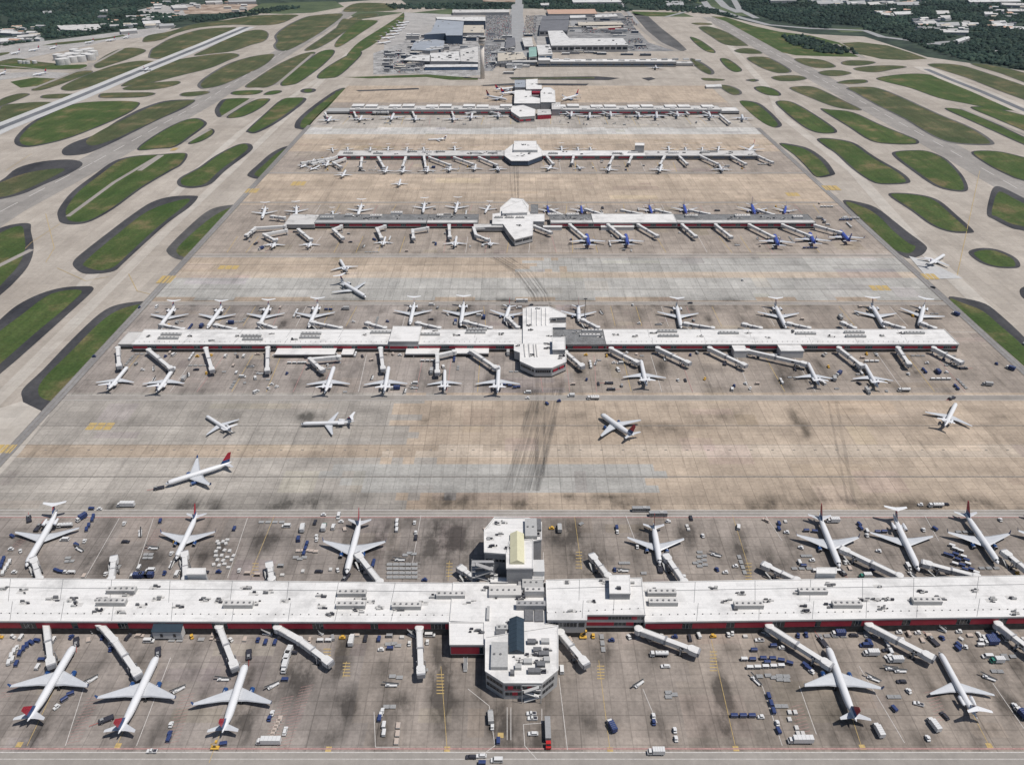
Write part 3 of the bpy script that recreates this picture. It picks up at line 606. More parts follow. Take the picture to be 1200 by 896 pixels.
ground('cleared_lot',[(ZA,[(470,40),(560,18),(660,15),(720,30),(650,55),(520,50)],M_lotlight,-.26),(ZA,[(860,45),(920,12),(1180,5),(1210,25),(1100,45),(1000,50)],M_meadow,-.24),(ZA,[(0,160),(200,140),(480,105),(620,90),(560,125),(200,165),(0,190)],M_lotlight,-.25),
   (ZC,[(0,0),(130,0),(160,25),(250,60),(190,55),(90,20)],M_meadow,-.25),(ZC,[(520,98),(640,98),(640,112),(560,115)],M_meadow,-.24),(ZB,[(0,38),(250,45),(390,30),(400,55),(220,45),(60,70)],M_meadow,-.27),
   (ZB,[(1010,45),(1200,45),(1240,60),(1060,58)],M_meadow,-.24)])
hw=MB()
for Z,pts,wd in [(ZN,[(752,25),(745,80),(755,200)],44),(ZN,[(755,60),(760,-30)],26),(ZC,[(70,0),(90,25),(200,62),(300,88),(440,100),(640,108),(700,130),(900,155),(1200,190)],26),(ZC,[(120,-5),(150,25),(200,45)],30),(ZC,[(180,0),(200,35),(260,65)],22),(ZC,[(850,155),(900,150),(970,145),(1005,130)],22),(ZN,[(690,190),(740,210),(840,200)],16),(ZN,[(680,200),(670,280)],14),(ZN,[(640,285),(760,245),(810,280),(800,320)],16),(ZN,[(640,285),(610,300),(615,360),(700,350)],14),(ZN,[(750,200),(755,330)],30),(ZP,[(540,0),(570,60),(640,140)],12),(ZP,[(245,100),(290,190)],24),(ZO,[(0,180),(300,165),(420,215)],14),(ZC,[(-60,60),(0,45),(70,20)],14)]:
    ribbon(hw,zp(Z,pts),wd,.05+.05*len(hw.f)/60,M_hwy)
struct('motorway',hw)

# ---------------- woodland: one mass of leaf clumps ----------------
def inside(px,py,poly):
    c=np.zeros(px.shape,bool); n=len(poly)
    for i in range(n):
        x1,y1=poly[i]; x2,y2=poly[(i+1)%n]
        if y1==y2: continue
        c^=((y1>py)!=(y2>py))&(px<(x2-x1)*(py-y1)/(y2-y1)+x1)
    return c
tree_polys=[[(-90,-22),(240,-22),(235,-2),(215,3),(200,8),(190,6),(168,8),(155,14),(120,12),(100,18),(60,14),(-90,26)],
 [(-90,26),(60,14),(100,14),(168,15),(218,20),(216,25),(190,28),(158,33),(125,38),(98,42),(70,44),(40,48),(0,55),(-90,66)],
 [(240,-22),(480,-22),(590,-22),(590,-3),(480,-1),(400,-1),(330,-2),(240,3)],[(212,22),(280,16),(330,8),(352,10),(300,18),(230,27)],
 [(450,6),(520,5),(600,5),(598,12),(530,11),(462,11)],[(614,8),(660,5),(735,7),(740,14),(690,15),(640,12)],[(480,-22),(600,-22),(600,-2),(482,-2)],[(612,-22),(820,-22),(828,2),(790,6),(735,5),(700,3),(615,5)],
 [(740,6),(800,8),(830,10),(870,22),(835,17),(760,12)],[(868,2),(900,6),(960,2),(1300,-14),(1300,110),(1200,82),(1130,70),(1090,58),(1050,42),(1015,36),(950,33),(905,24),(870,12)],[(820,-22),(1300,-22),(1300,0),(960,0),(900,4),(870,0)],
 [(915,42),(940,43),(1000,60),(1005,65),(960,62),(925,52)]]
holes=[[(66,34),(120,27),(122,33),(70,38)],[(953,0),(1080,-3),(1080,6),(960,8)],[(1068,24),(1110,22),(1145,28),(1140,33),(1070,30)],[(1040,14),(1075,16),(1060,20),(1035,17)],[(1095,13),(1118,12),(1118,17),(1097,19)],[(1160,26),(1200,28),(1200,35),(1165,32)],[(1100,36),(1145,36),(1145,40),(1105,39)],[(1080,54),(1130,40),(1136,46),(1100,55)],[(835,0),(860,8),(870,20),(850,14)],[(128,10),(150,7),(150,10),(130,13)],[(1085,-3),(1200,-5),(1200,4),(1090,2)],[(972,28),(1012,31),(1012,38),(975,37)],[(1180,8),(1200,9),(1200,14),(1182,13)],[(0,20),(12,22),(10,30),(0,30)],[(0,36),(40,35),(60,44),(0,54)]]
def woodland():
    n=64000; py=RNG.uniform(-22,112,n*9); u=RNG.random(n*9)
    keep=u<(55/(py+112))**1.6*.8; py=py[keep]; px=RNG.uniform(-120,1320,py.size)
    m=np.zeros(px.size,bool)
    for p in tree_polys: m|=inside(px,py,p)
    for p in holes: m&=~inside(px,py,p)
    px=px[m];py=py[m]; k=H/(py+112); X=(px-601)/COS*k; Y=(951-TF*(py-448))*k
    cl=.5+.5*np.sin(X*.011+np.sin(Y*.006)*2)*np.cos(Y*.009+np.sin(X*.004)*3)
    m=RNG.random(X.size)<.45+.55*cl; X=X[m];Y=Y[m]; N_=X.size
    rad=RNG.uniform(3.6,7.5,N_); hgt=RNG.uniform(3.5,9,N_); print('trees',N_)
    # lumpy crown: rings of jittered vertices
    ka=6; base=[(math.cos(2*math.pi*i/ka),math.sin(2*math.pi*i/ka),.25) for i in range(ka)]+[(.8*math.cos(2*math.pi*(i+.5)/ka),.8*math.sin(2*math.pi*(i+.5)/ka),.8) for i in range(ka)]+[(0,0,1)]
    base=np.array(base); V=base[None]*np.stack([rad,rad,hgt],1)[:,None,:]*(1+RNG.uniform(-.32,.32,(N_,len(base),1)))
    V[:,:,0]+=X[:,None]; V[:,:,1]+=Y[:,None]; V[:,:,2]-=.5
    F=[]
    for i in range(ka):
        j=(i+1)%ka; F+= [(i,j,ka+i),(j,ka+j,ka+i),(ka+i,ka+j,2*ka)]
    F=np.array(F); FF=(F[None]+(np.arange(N_)*len(base))[:,None,None]).reshape(-1,3)
    me=bpy.data.meshes.new('woodland'); v=V.reshape(-1,3); me.vertices.add(len(v)); me.vertices.foreach_set('co',v.ravel())
    me.loops.add(FF.size); me.loops.foreach_set('vertex_index',FF.ravel().astype(np.int32)); me.polygons.add(len(FF))
    me.polygons.foreach_set('loop_start',np.arange(0,FF.size,3)); me.polygons.foreach_set('loop_total',np.full(len(FF),3)); me.update(calc_edges=True)
    at=me.attributes.new('tint','FLOAT','POINT'); at.data.foreach_set('value',np.repeat(RNG.random(N_),len(base)).astype(np.float32))
    m,N,L,b,tc,noise,mr,mul=concrete('woodland_foliage',(0,0,0),(0,0,0))
    a=N.new('ShaderNodeAttribute'); a.attribute_name='tint'; r=N.new('ShaderNodeValToRGB'); e=r.color_ramp.elements
    e[0].color=(.012,.025,.020,1); e[1].color=(.034,.052,.036,1); q=e.new(.6); q.color=(.018,.034,.025,1); L.new(a.outputs['Fac'],r.inputs[0])
    L.new(vscale(N,L,r.outputs[0],mul(mr(noise(.5,4),.3,.7,.7,1.3),mr(noise(.006,5),.35,.65,.6,1.55))),b.inputs['Base Color'])
    me.materials.append(m); o=bpy.data.objects.new('woodland',me); COL.objects.link(o)
    tag(o,'dark green woodland spreading beyond the airfield','woodland',kind='stuff')
woodland()

# ---------------- far buildings ----------------
M_hangar=mat('blue_grey_roof',(.28,.30,.33),.6,.10,.02,fine=.1)
M_hangarwall=mat('navy_hangar_wall',(.045,.065,.10),.6,.15,.1)
M_farwhite=roofmat('far_white_roof',(.56,.55,.535),11,.55)
M_farorange=mat('terracotta_roof',(.42,.28,.21),.8,.08,.05)
M_darkroof=mat('dark_grey_roof',(.14,.14,.15),.8,.15,.05,fine=.2)
M_beige=mat('beige_roof',(.42,.38,.32),.8,.1,.05)
M_blueglass=mat('blue_facade_glass',(.05,.10,.18),.2,.2,.2,spec=.6)
M_green=mat('pale_green_roof',(.22,.34,.30),.6,.1,.05)
def building(name,label,cat,roofpts,Z,z,mr_,mw,band=None,units=0,group=None,parapet=True):
    fp_=zp(Z,roofpts,z); cx=sum(p[0] for p in fp_)/len(fp_); cy=sum(p[1] for p in fp_)/len(fp_)
    e=tag(empty(name,cx,cy,0),label,cat,group)
    loc=[Vector((p[0]-cx,p[1]-cy)) for p in fp_]; loc=ccw(loc)
    mb=MB(); mb.prism(loc,-.5,z-.35,mw); mb.build('wall',e)
    r=MB(); r.prism(inset(loc,-.4),z-.35,z,mr_); ro=r.build('roof',e)
    if band:
        b=MB()
        for i in range(len(loc)):
            a,c=loc[i],loc[(i+1)%len(loc)]; d=c-a
            if d.length<12: continue
            n=Vector((d.y,-d.x)).normalized()*.06; k=max(1,int(d.length/14))
            for j in range(k):
                p=a+d*(j+.12)/k+n; q=a+d*(j+.88)/k+n
                b.face([(p.x,p.y,z*.35),(q.x,q.y,z*.35),(q.x,q.y,z*.75),(p.x,p.y,z*.75)],band)
        if b.f: b.build('window_band',e)
    if units:
        xs=[p.x for p in loc]; ys=[p.y for p in loc]; n=0; t=0
        while n<units and t<200:
            t+=1; x=random.uniform(min(xs),max(xs)); y=random.uniform(min(ys),max(ys))
            if inside(np.array([x]),np.array([y]),[(p.x,p.y) for p in inset(loc,4)])[0]:
                u=MB(); s=random.uniform(1.5,4); u.box(x-s,x+s,y-s*.6,y+s*.6,z+.003,z+random.uniform(1.2,2.8),random.choice([M_unit,M_unit,M_unitd,M_roof2])); o=u.build('rooftop_unit',ro); n+=1
    return e
BL=[
 ('hangar','long blue grey maintenance hangar with navy walls beside the parked white jets','hangar',[(225,195),(265,180),(300,105),(450,108),(440,200),(350,200),(345,188)],ZN,22,M_hangar,M_hangarwall,None,3),
 ('hangar','white roofed hangar bay behind the blue grey hangar','hangar',[(290,97),(568,97),(570,112),(570,118),(450,118),(300,108)],ZN,24,M_farwhite,M_hangarwall,None,2),
 ('workshop_building','beige flat roofed block on the right side of the large hangar','building',[(450,140),(560,128),(562,185),(442,185)],ZN,12,M_beige,M_wallg,None,6),
 ('workshop_building','low grey blue shed in front of the large hangar','building',[(170,240),(235,215),(340,230),(330,275),(260,285),(150,280)],ZN,8,M_hangar,M_wallg,None,4),
 ('cargo_building','long white roofed cargo shed left of the control tower','building',[(105,338),(165,310),(262,312),(262,345)],ZN,10,M_farwhite,M_wallg,M_glass,3),
 ('cargo_building','wide white roofed cargo shed directly left of the control tower','building',[(260,300),(420,290),(430,345),(258,345)],ZN,10,M_farwhite,M_wallg,None,9),
 ('cargo_building','grey roofed cargo block touching the control tower on its left','building',[(430,278),(528,262),(530,350),(430,345)],ZN,11,M_roof2,M_wallg,None,8),
 ('canopy_building','long low blue edged canopy in front of the cargo sheds','building',[(230,365),(528,362),(528,376),(230,378)],ZN,7,M_farwhite,M_blueglass,None,0),
 ('warehouse','long flat white warehouse at the far edge left of the access road','building',[(385,56),(705,54),(705,70),(385,72)],ZN,9,M_roof2,M_wallg,None,4),
 ('warehouse','terracotta roofed warehouse at the far edge right of the access road','building',[(915,55),(1185,52),(1200,78),(925,80)],ZN,10,M_farorange,M_wallg,None,0),
 ('parking_deck','dark grey multi level parking deck right of the access road','parking deck',[(70,120),(235,118),(225,180),(60,182)],ZP,14,M_darkroof,M_wallg,M_vdark,0),
 ('parking_deck','dark parking deck behind the large grey parking deck','parking deck',[(80,95),(235,93),(235,115),(75,118)],ZP,12,M_darkroof,M_wallg,M_vdark,0),
 ('terminal_building','square white roofed terminal wing left of the L shaped white roof','building',[(45,265),(120,262),(138,318),(55,322)],ZP,15,M_farwhite,M_wallw,M_blueglass,6),
 ('terminal_building','large L shaped terminal block under a bright white roof','terminal',[(110,182),(195,180),(235,225),(550,225),(580,265),(130,268)],ZP,16,M_farwhite,M_wallg,M_glass,5),
 ('cargo_building','long beige building behind the L shaped terminal roof','building',[(285,130),(540,128),(555,145),(290,150)],ZP,9,M_beige,M_wallg,M_glass,3),
 ('cargo_building','long pink brown building behind the L shaped terminal roof','building',[(370,158),(540,152),(540,160),(375,170)],ZP,6,M_beige,M_redpan,None,0),
 ('warehouse','small white warehouse at the far end of the car parks','building',[(240,92),(330,90),(330,104),(240,106)],ZP,8,M_farwhite,M_wallg,None,0),
 ('warehouse','white warehouse beside the far boulevard at the top','building',[(385,88),(510,83),(520,97),(390,103)],ZP,9,M_farwhite,M_wallg,None,3),
 ('terminal_building','pale green roofed terminal hall next to the approach road','building',[(0,280),(42,275),(45,330),(0,335)],ZP,12,M_green,M_wallg,M_glass,0),
 ('terminal_building','beige flat terminal centre between the looping approach roads','building',[(640,300),(780,292),(800,330),(640,345)],ZN,11,M_beige,M_wallg,M_glass,14),
 ('parking_deck','grey parking deck between the approach road ramps','parking deck',[(690,215),(735,212),(740,255),(680,275)],ZN,9,M_darkroof,M_wallg,M_vdark,0),
 ('parking_deck','pale parking deck right of the approach road ramps','parking deck',[(775,215),(830,210),(840,262),(790,262)],ZN,10,M_roof2,M_wallg,M_vdark,0),
]
for n_,l,c,p,Z,z,a,b_,band,u in BL: building(n_,l,c,p,Z,z,a,b_,band,u)
# small far commercial roofs
far=[(ZA,[(200,90),(345,85),(355,98),(330,108),(215,105)],'wide'),(ZA,[(5,105),(50,108),(45,118),(0,116)],''),(ZA,[(60,125),(115,120),(118,128),(60,132)],''),(ZA,[(0,135),(80,130),(85,140),(0,148)],''),(ZA,[(500,75),(560,72),(565,82),(505,85)],''),(ZA,[(560,85),(610,83),(612,90),(560,93)],''),(ZA,[(420,105),(480,100),(482,108),(425,112)],''),(ZA,[(150,40),(180,38),(182,44),(152,46)],''),(ZA,[(350,35),(378,34),(378,40),(352,41)],''),
 (ZC,[(470,2),(560,0),(565,12),(475,15)],''),(ZC,[(575,5),(640,2),(645,14),(580,16)],''),(ZC,[(650,8),(740,4),(745,14),(655,18)],''),(ZC,[(750,8),(830,6),(832,18),(755,18)],''),(ZC,[(1000,-2),(1180,-5),(1190,6),(1010,8)],''),(ZC,[(820,75),(880,70),(900,82),(830,88)],''),(ZC,[(890,80),(970,78),(975,90),(895,93)],''),(ZC,[(980,78),(1025,80),(1020,88),(985,88)],''),(ZC,[(915,105),(1005,108),(1005,115),(918,114)],''),(ZC,[(740,42),(800,40),(812,50),(750,52)],''),(ZC,[(690,42),(740,48),(745,56),(700,52)],''),(ZC,[(890,38),(935,38),(938,48),(895,50)],''),(ZC,[(905,55),(940,54),(942,60),(910,62)],''),(ZC,[(1060,42),(1090,42),(1090,50),(1062,51)],''),(ZC,[(1085,78),(1140,80),(1140,90),(1090,92)],''),(ZC,[(1150,92),(1200,95),(1200,103),(1152,102)],''),(ZC,[(1140,32),(1200,32),(1200,40),(1145,40)],''),(ZC,[(1120,10),(1200,12),(1200,20),(1125,18)],''),(ZC,[(300,-8),(400,-8),(400,2),(310,3)],''),(ZC,[(960,140),(1005,128),(1010,134),(970,148)],''),(ZB,[(810,-2),(980,-6),(985,8),(815,9)],''),(ZB,[(1140,5),(1200,3),(1205,18),(1145,20)],''),(ZB,[(700,12),(730,11),(730,19),(702,19)],''),(ZA,[(600,20),(650,17),(660,28),(610,30)],''),(ZA,[(800,2),(900,0),(900,6),(805,8)],''),(ZA,[(720,4),(780,2),(782,8),(725,10)],'')]
fl=sorted([(G(*Z(*p[0]))[0],Z,p,t) for Z,p,t in far],key=lambda q:q[0])
for i,(x,Z,p,t) in enumerate(fl):
    building('warehouse' ,'low pale building among the far trees, '+ORD[i]+' from left','building',p,Z,random.uniform(5,9),random.choice([M_farwhite,M_roof2,M_roof2,M_unit]),M_wallg,None,2 if t else 0,'low buildings scattered among the far trees')
# fuel tanks
tk=[(120,350),(145,352),(345,330),(370,340),(385,355),(400,330),(415,322),(430,345),(450,325),(465,310),(440,300),(480,340),(500,300),(510,325),(530,295),(550,310),(535,330),(165,352),(205,350),(360,358)]
tk.sort()
proto=None
for i,(x,y) in enumerate(tk):
    X_,Y_=G(*ZO(x,y+22)); s=.45 if x<230 else 1
    if proto is None:
        proto=empty('fuel_tank',0,0,0); mb=MB(); mb.tube((0,0,0),(0,0,13),11,11,M_farwhite,20); mb.tube((0,0,13),(0,0,14.6),11,1,M_farwhite,20); mb.build('tank_shell',proto)
        mb=MB()
        for k in range(10):
            a=k*.25; mb.box(11*math.cos(a)-.3,11*math.cos(a)+.7,11*math.sin(a)-.3,11*math.sin(a)+.7,1.2*k,1.2*k+.3,M_unit)
        mb.build('stair',proto); reg(proto); o=proto
    else: o=copy_tree(proto,KIDS)
    o.location=(X_,Y_,0); o.scale=(s,s,s)
    tag(o,'round white fuel storage tank in the tank farm, '+ORD[i]+' from left','storage tank','fuel tanks in the tank farm')
# control tower
tX,tY=G(565.5,92)
t=tag(empty('control_tower',tX,tY,0),'tall pale concrete control tower with a flared glass cab beside the cargo sheds','control tower')
M_tower=mat('tower_concrete',(.62,.57,.52),.8,.06,.1)
mb=MB(); mb.tube((0,0,0),(0,0,66),4.8,4.2,M_tower,12); mb.build('shaft',t,True)
mb=MB(); mb.tube((0,0,66),(0,0,70),4.2,7.4,M_tower,12); mb.tube((0,0,70.01),(0,0,74),7.4,7.8,M_fascia,12); mb.tube((0,0,75.5),(0,0,78),7.8,7.8,M_tower,12); mb.build('tower_head',t)
mb=MB(); mb.tube((0,0,74.01),(0,0,75.49),7,7,M_glass,12); mb.build('lower_window_ring',t)
mb=MB(); mb.tube((0,0,78.01),(0,0,82.5),6.2,7.6,M_glass,12); mb.build('cab_window',t)
mb=MB(); mb.tube((0,0,82.51),(0,0,84),8,7,M_fascia,12); mb.build('cab_roof',t)
mb=MB(); mb.tube((1,0,84),(1,0,90),.3,.15,M_unit,6); mb.build('antenna',t)
# parked cars as one uncountable mass, in rows inside the car parks
def carmass():
    polys=[[ZN(*p) for p in [(575,90),(720,85),(720,225),(575,225)]],[ZN(*p) for p in [(570,260),(665,250),(600,330),(585,380),(565,390)]],[ZP(*p) for p in [(310,165),(620,165),(640,190),(310,195)]],[ZP(*p) for p in [(580,235),(650,225),(700,290),(580,295)]],[ZP(*p) for p in [(550,110),(600,108),(640,150),(560,150)]],[ZN(*p) for p in [(800,90),(860,90),(850,200),(780,200)]],[ZN(*p) for p in [(0,350),(100,345),(220,360),(220,405),(0,410)]],[ZN(*p) for p in [(250,210),(430,215),(430,260),(250,270)]],[ZN(*p) for p in [(0,300),(100,280),(90,330),(0,345)]],[ZN(*p) for p in [(610,300),(660,300),(650,370),(600,395)]],[ZP(*p) for p in [(160,278),(570,272),(570,290),(160,300)]]]
    cols=[M_vwhite,M_vgrey,M_vdark,M_vblue,M_unit,M_vgrey,M_unitd,M_vwhite,M_vgrey,M_tan]*3+[M_vred]; mb=MB(); n=0
    for poly in polys:
        w_=[G(*p) for p in poly]; x0=min(p[0] for p in w_); x1=max(p[0] for p in w_); y0=min(p[1] for p in w_); y1=max(p[1] for p in w_)
        y=y0
        while y<y1:
            for dy in (0,6.5):
                xs=np.arange(x0,x1,2.9); m_=inside(xs,np.full(xs.shape,y+dy),w_)
                for x in xs[m_]:
                    if random.random()<.25: continue
                    c=random.choice(cols); mb.box(x-.9,x+.9,y+dy-2.2,y+dy+2.2,0,.85,c); mb.box(x-.75,x+.75,y+dy-1.1,y+dy+1,.853,1.45,c); n+=1
            y+=19
    o=mb.build('parked_cars'); tag(o,'dense rows of parked cars filling the car parks around the terminal','parked cars',kind='stuff'); print('cars',n)
carmass()

def yard(label,cat,Z,x0,x1,y0,y1,n,zr,mats,sz):
    L_=[]
    for k in range(n):
        x=random.uniform(x0,x1); y=random.uniform(y0,y1); w2=random.uniform(*sz); h2=random.uniform(.3,.8)*w2*.6
        L_.append((x,y,w2,h2))
    L_.sort()
    for i,(x,y,w2,h2) in enumerate(L_):
        X_,Y_=G(*Z(x,y)); z=random.uniform(*zr); e=tag(empty('storage_shed',X_,Y_),f"{label}, {ORD[i]} from left",cat,label)
        mb=MB(); mb.box(-w2,w2,-h2,h2,0,z-.3,random.choice([M_wallg,M_wallg,M_hangarwall,M_wallw])); mb.build('wall',e)
        mb=MB(); mb.box(-w2-.4,w2+.4,-h2-.4,h2+.4,z-.299,z,random.choice(mats)); r_=mb.build('roof',e)
        if w2>12: u=MB(); u.box(-w2*.3,-w2*.3+4,-2,1.5,z+.002,z+1.6,M_unit); u.build('rooftop_unit',r_)
mm=[M_farwhite,M_farwhite,M_roof2,M_unit,M_darkroof,M_beige]
yard('small shed in the cargo yard left of the control tower','shed',ZN,10,215,300,405,34,(3,8),mm,(5,16))
yard('low roof in front of the blue grey hangar','shed',ZN,150,520,205,300,30,(4,10),mm,(6,20))
yard('small roof among the approach roads right of the control tower','shed',ZN,600,850,200,420,26,(3,9),mm,(5,18))
yard('small roof between the L shaped terminal and the far warehouses','shed',ZP,60,620,95,215,34,(3,8),mm,(6,20))
yard('low roof beside the farthest concourse','shed',ZP,150,700,268,328,26,(3,7),mm,(5,16))

def houses(label,Z,x0,x1,y0,y1,n,sz=(6,15)):
    L_=sorted((random.uniform(x0,x1),random.uniform(y0,y1)) for _ in range(n))
    for i,(x,y) in enumerate(L_):
        X_,Y_=G(*Z(x,y)); w2=random.uniform(*sz); d2=w2*random.uniform(.4,.8); e=tag(empty('house',X_,Y_,0,random.uniform(-.5,.5)),f"{label}, {ORD[i]} from left",'house',label)
        z=random.uniform(4,7); mb=MB(); mb.box(-w2,w2,-d2,d2,-.5,z,M_wallw); mb.build('wall',e)
        mb=MB(); rm=random.choice([M_farwhite,M_roof2,M_unit,M_unit,M_darkroof,M_darkroof,M_beige,M_farorange]); r=.6
        mb.loft([[(-w2-r,-d2-r,z+.01),(-w2-r,d2+r,z+.01),(-w2-r,0,z+d2*.35)],[(w2+r,-d2-r,z+.01),(w2+r,d2+r,z+.01),(w2+r,0,z+d2*.35)]],rm); mb.build('roof',e)
for lab,x0,x1,y0,y1,n in [('small house in the top right woods by the horizon edge',450,860,-2,20,40),('small house in the clearing amid the right woods',810,1035,68,116,34),('small house left of the right hand clearing',680,820,38,56,14),('small house in the far right corner woods',1080,1200,25,105,28)]: houses(lab,ZC,x0,x1,y0,y1,n)
for lab,x0,x1,y0,y1,n in [('small house at the far left edge of the woods',0,150,98,150,26),('small house in the left woods above the cargo apron',350,620,60,98,26),('small building around the orange earthworks',480,900,10,45,22)]: houses(lab,ZA,x0,x1,y0,y1,n)
# ---------------- concourses ----------------
def V2(l): return [Vector(p) for p in l]
def facade(par,A,B,rows,step=(14,26),wfrac=.35,proud=.07):
    """rows: (z0,z1,kind) kind 'red' (red panels broken by windows), 'win' (windows only)"""
    A=Vector(A);B=Vector(B); d=B-A; Ln=d.length; d.normalize(); n=Vector((d.y,-d.x))
    for z0,z1,kind in rows:
        t=0.3
        while t<Ln-1:
            l=min(random.uniform(*step),Ln-t-.3); wl_=l*random.uniform(wfrac*.6,wfrac*1.3)
            if l<2: break
            if kind=='red':
                mb=MB(); mb.prism([A+d*t,A+d*t+n*proud,A+d*(t+l-wl_)+n*proud,A+d*(t+l-wl_)],z0,z1,M_redpan,None,True); mb.build('red_panel',par)
                a,b_=t+l-wl_+.1,t+l-.1
            elif kind=='navy':
                mb=MB(); mb.prism([A+d*t,A+d*t+n*proud,A+d*(t+l-wl_)+n*proud,A+d*(t+l-wl_)],z0,z1,M_hangarwall,None,True); mb.build('navy_panel',par)
                a,b_=t+l-wl_+.1,t+l-.1
            else: a,b_=t+.3,t+l-.6
            mb=MB(); mb.prism([A+d*a,A+d*a+n*proud*1.4,A+d*b_+n*proud*1.4,A+d*b_],z0+.15,z1-.15,M_glass,None,True)
            k=int((b_-a)/1.6)
            for q in range(1,k):
                u=a+(b_-a)*q/k; mb.prism([A+d*(u-.06)+n*proud*1.4,A+d*(u-.06)+n*proud*2.2,A+d*(u+.06)+n*proud*2.2,A+d*(u+.06)+n*proud*1.4],z0+.15,z1-.15,M_fascia,None,True)
            mb.build('window',par); t+=l
def block(par,name,poly,z,roofm=None,wallm=None,zu=0,parapet=.35,base=0.0):
    poly=ccw(V2(poly)); mb=MB()
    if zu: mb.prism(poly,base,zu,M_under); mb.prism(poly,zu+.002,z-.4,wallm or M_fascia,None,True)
    else: mb.prism(poly,base,z-.4,wallm or M_fascia)
    w_=mb.build(name,par)
    r=MB(); o=inset(poly,-.35); r.prism(o,z-.4,z,roofm or M_roof,None,True)
    if parapet:
        i2=inset(poly,.25)
        for k in range(len(o)):
            k2=(k+1)%len(o); r.prism([o[k],o[k2],i2[k2],i2[k]],z+.002,z+parapet,M_fascia,roofm or M_roof)
    ro=r.build('roof',w_); return w_,ro
def unit(par,x,y,z,l,w_,h,m=None,ang=0,name='rooftop_unit'):
    mb=MB(); c,s=math.cos(ang),math.sin(ang); q=[(x+c*a-s*b_,y+s*a+c*b_) for a,b_ in ((-l/2,-w_/2),(l/2,-w_/2),(l/2,w_/2),(-l/2,w_/2))]
    mb.prism(q,z+.003,z+h,m or M_unit,M_roof2 if m is None else m)
    if l>6:
        for k in range(int(l/3)):
            u=-l/2+1.5+k*3; mb.tube((x+u,y,z+h+.002),(x+u,y,z+h+.35),.6,.6,M_unitd,8)
    mb.build(name,par)
def clutter(par,x,y,z,n,r,name='rooftop_equipment'):
    if r>2.6:
        for k in range(max(2,n//3)): clutter(par,x+random.uniform(-r,r)*.8,y+random.uniform(-r,r)*.5,z,3,1.6)
        return
    mb=MB(); zz_=0; mb.box(x-r*.9,x+r*.9,y-r*.55,y+r*.55,z+.003,z+.012,M_roof2)
    for k in range(n):
        a=x+random.uniform(-r,r); b_=y+random.uniform(-r,r)*.6; s=random.uniform(.25,1.0); zz_+=.004
        mb.box(a-s,a+s*random.uniform(.8,2),b_-s*.5,b_+s*.5,z+.01+zz_,z+random.uniform(.3,1.5),random.choice([M_unitd,M_unit,M_roof2,M_unitd,M_vdark]))
    mb.build(name,par)
def seams(par,poly,z,n,m=None):
    A,B,C,D=[Vector(p) for p in poly]; mb=MB()      # A-B front, D-C rear
    for k in range(1,n):
        t=k/n+random.uniform(-.1,.1)/n; a=A.lerp(B,t); d=D.lerp(C,t+random.uniform(-.006,.006)); j=a.lerp(d,.45)
        line(mb,[a,j+Vector((1.2,0))],.22,z+.006,M_unitd); line(mb,[j-Vector((1.0,0)),d],.22,z+.008,M_unitd)
    for f_,w_ in ((.78,.35),(.17,.12),(.5,.10)):
        line(mb,[A.lerp(D,f_),B.lerp(C,f_)],w_,z+.010+f_*.004,m or M_unitd if f_>.7 else M_roof2)
    k=0
    L_=(B-A).length
    while k<L_:
        p=A.lerp(B,k/L_).lerp(D.lerp(C,k/L_),.17); mb.box(p.x-.2,p.x+.3,p.y-.2,p.y+.2,z+.02,z+.45,M_unitd); k+=4.2
    mb.build('roof_seams',par)

# === nearest concourse ===
E=tag(empty('airport_concourse',0,G(601,740)[1],0),'nearest and largest white roofed concourse with red facade bands, crossing the lower picture','airport concourse'); EY=E.location.y
class Rel:   # work in world coordinates, then shift children under the empty
    pass
def settle(root):
    bpy.context.view_layer.update()
    ox,oy=root.location.x,root.location.y
    for ch in root.children:
        ch.location.x-=ox; ch.location.y-=oy
zE=9.2
LX,LYf=G(*ZM(98,497),zE); LYr=G(*ZM(243,335),zE)[1]; lw=[G(-125,727,zE),(LX,LYf),(LX,LYr),G(-125,676,zE)]
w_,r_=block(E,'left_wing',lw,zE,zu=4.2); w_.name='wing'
facade(w_,lw[0],lw[1],[(4.3,8.0,'red')],(18,34),.2)
seams(r_,lw,zE,10)
for Z,x,y in [(ZJ,430,100),(ZJ,395,142),(ZJ,840,150),(ZK,38,110),(ZK,35,152),(ZK,385,117),(ZK,230,155),(ZJ,-60,140)]:
    X_,Y_=G(*Z(x,y),zE); unit(r_,X_,Y_,zE,15,3.4,2.6)
for Z,x,y in [(ZJ,75,100),(ZJ,85,138),(ZJ,188,124),(ZJ,250,128),(ZJ,275,145),(ZJ,350,165),(ZJ,420,170),(ZJ,360,125),(ZJ,455,110),(ZJ,500,150),(ZJ,550,125),(ZJ,630,150),(ZJ,720,130),(ZJ,770,132),(ZJ,865,85),(ZJ,890,105),(ZJ,940,100),(ZJ,1000,132),(ZJ,1130,115),(ZJ,1130,152),(ZJ,1160,180),(ZJ,895,140),(ZJ,540,85),(ZJ,10,90),(ZK,65,120),(ZK,100,135),(ZK,135,155),(ZK,200,160),(ZK,335,118),(ZK,450,140),(ZK,290,140),(ZK,55,165),(ZK,470,240)]:
    X_,Y_=G(*Z(x,y),zE); clutter(r_,X_,Y_,zE,random.randint(3,8),2.6)
bp=[G(*ZM(*p),9.4) for p in [(98,592),(240,592),(243,500),(96,500)]]
w_,r_=block(E,'wing_extension',bp,9.4,zu=2.5); facade(w_,bp[0],bp[1],[(3.0,7.9,'red')],(20,24),.1)
clutter(r_,*G(*ZM(210,545),9.4),9.4,8,3)
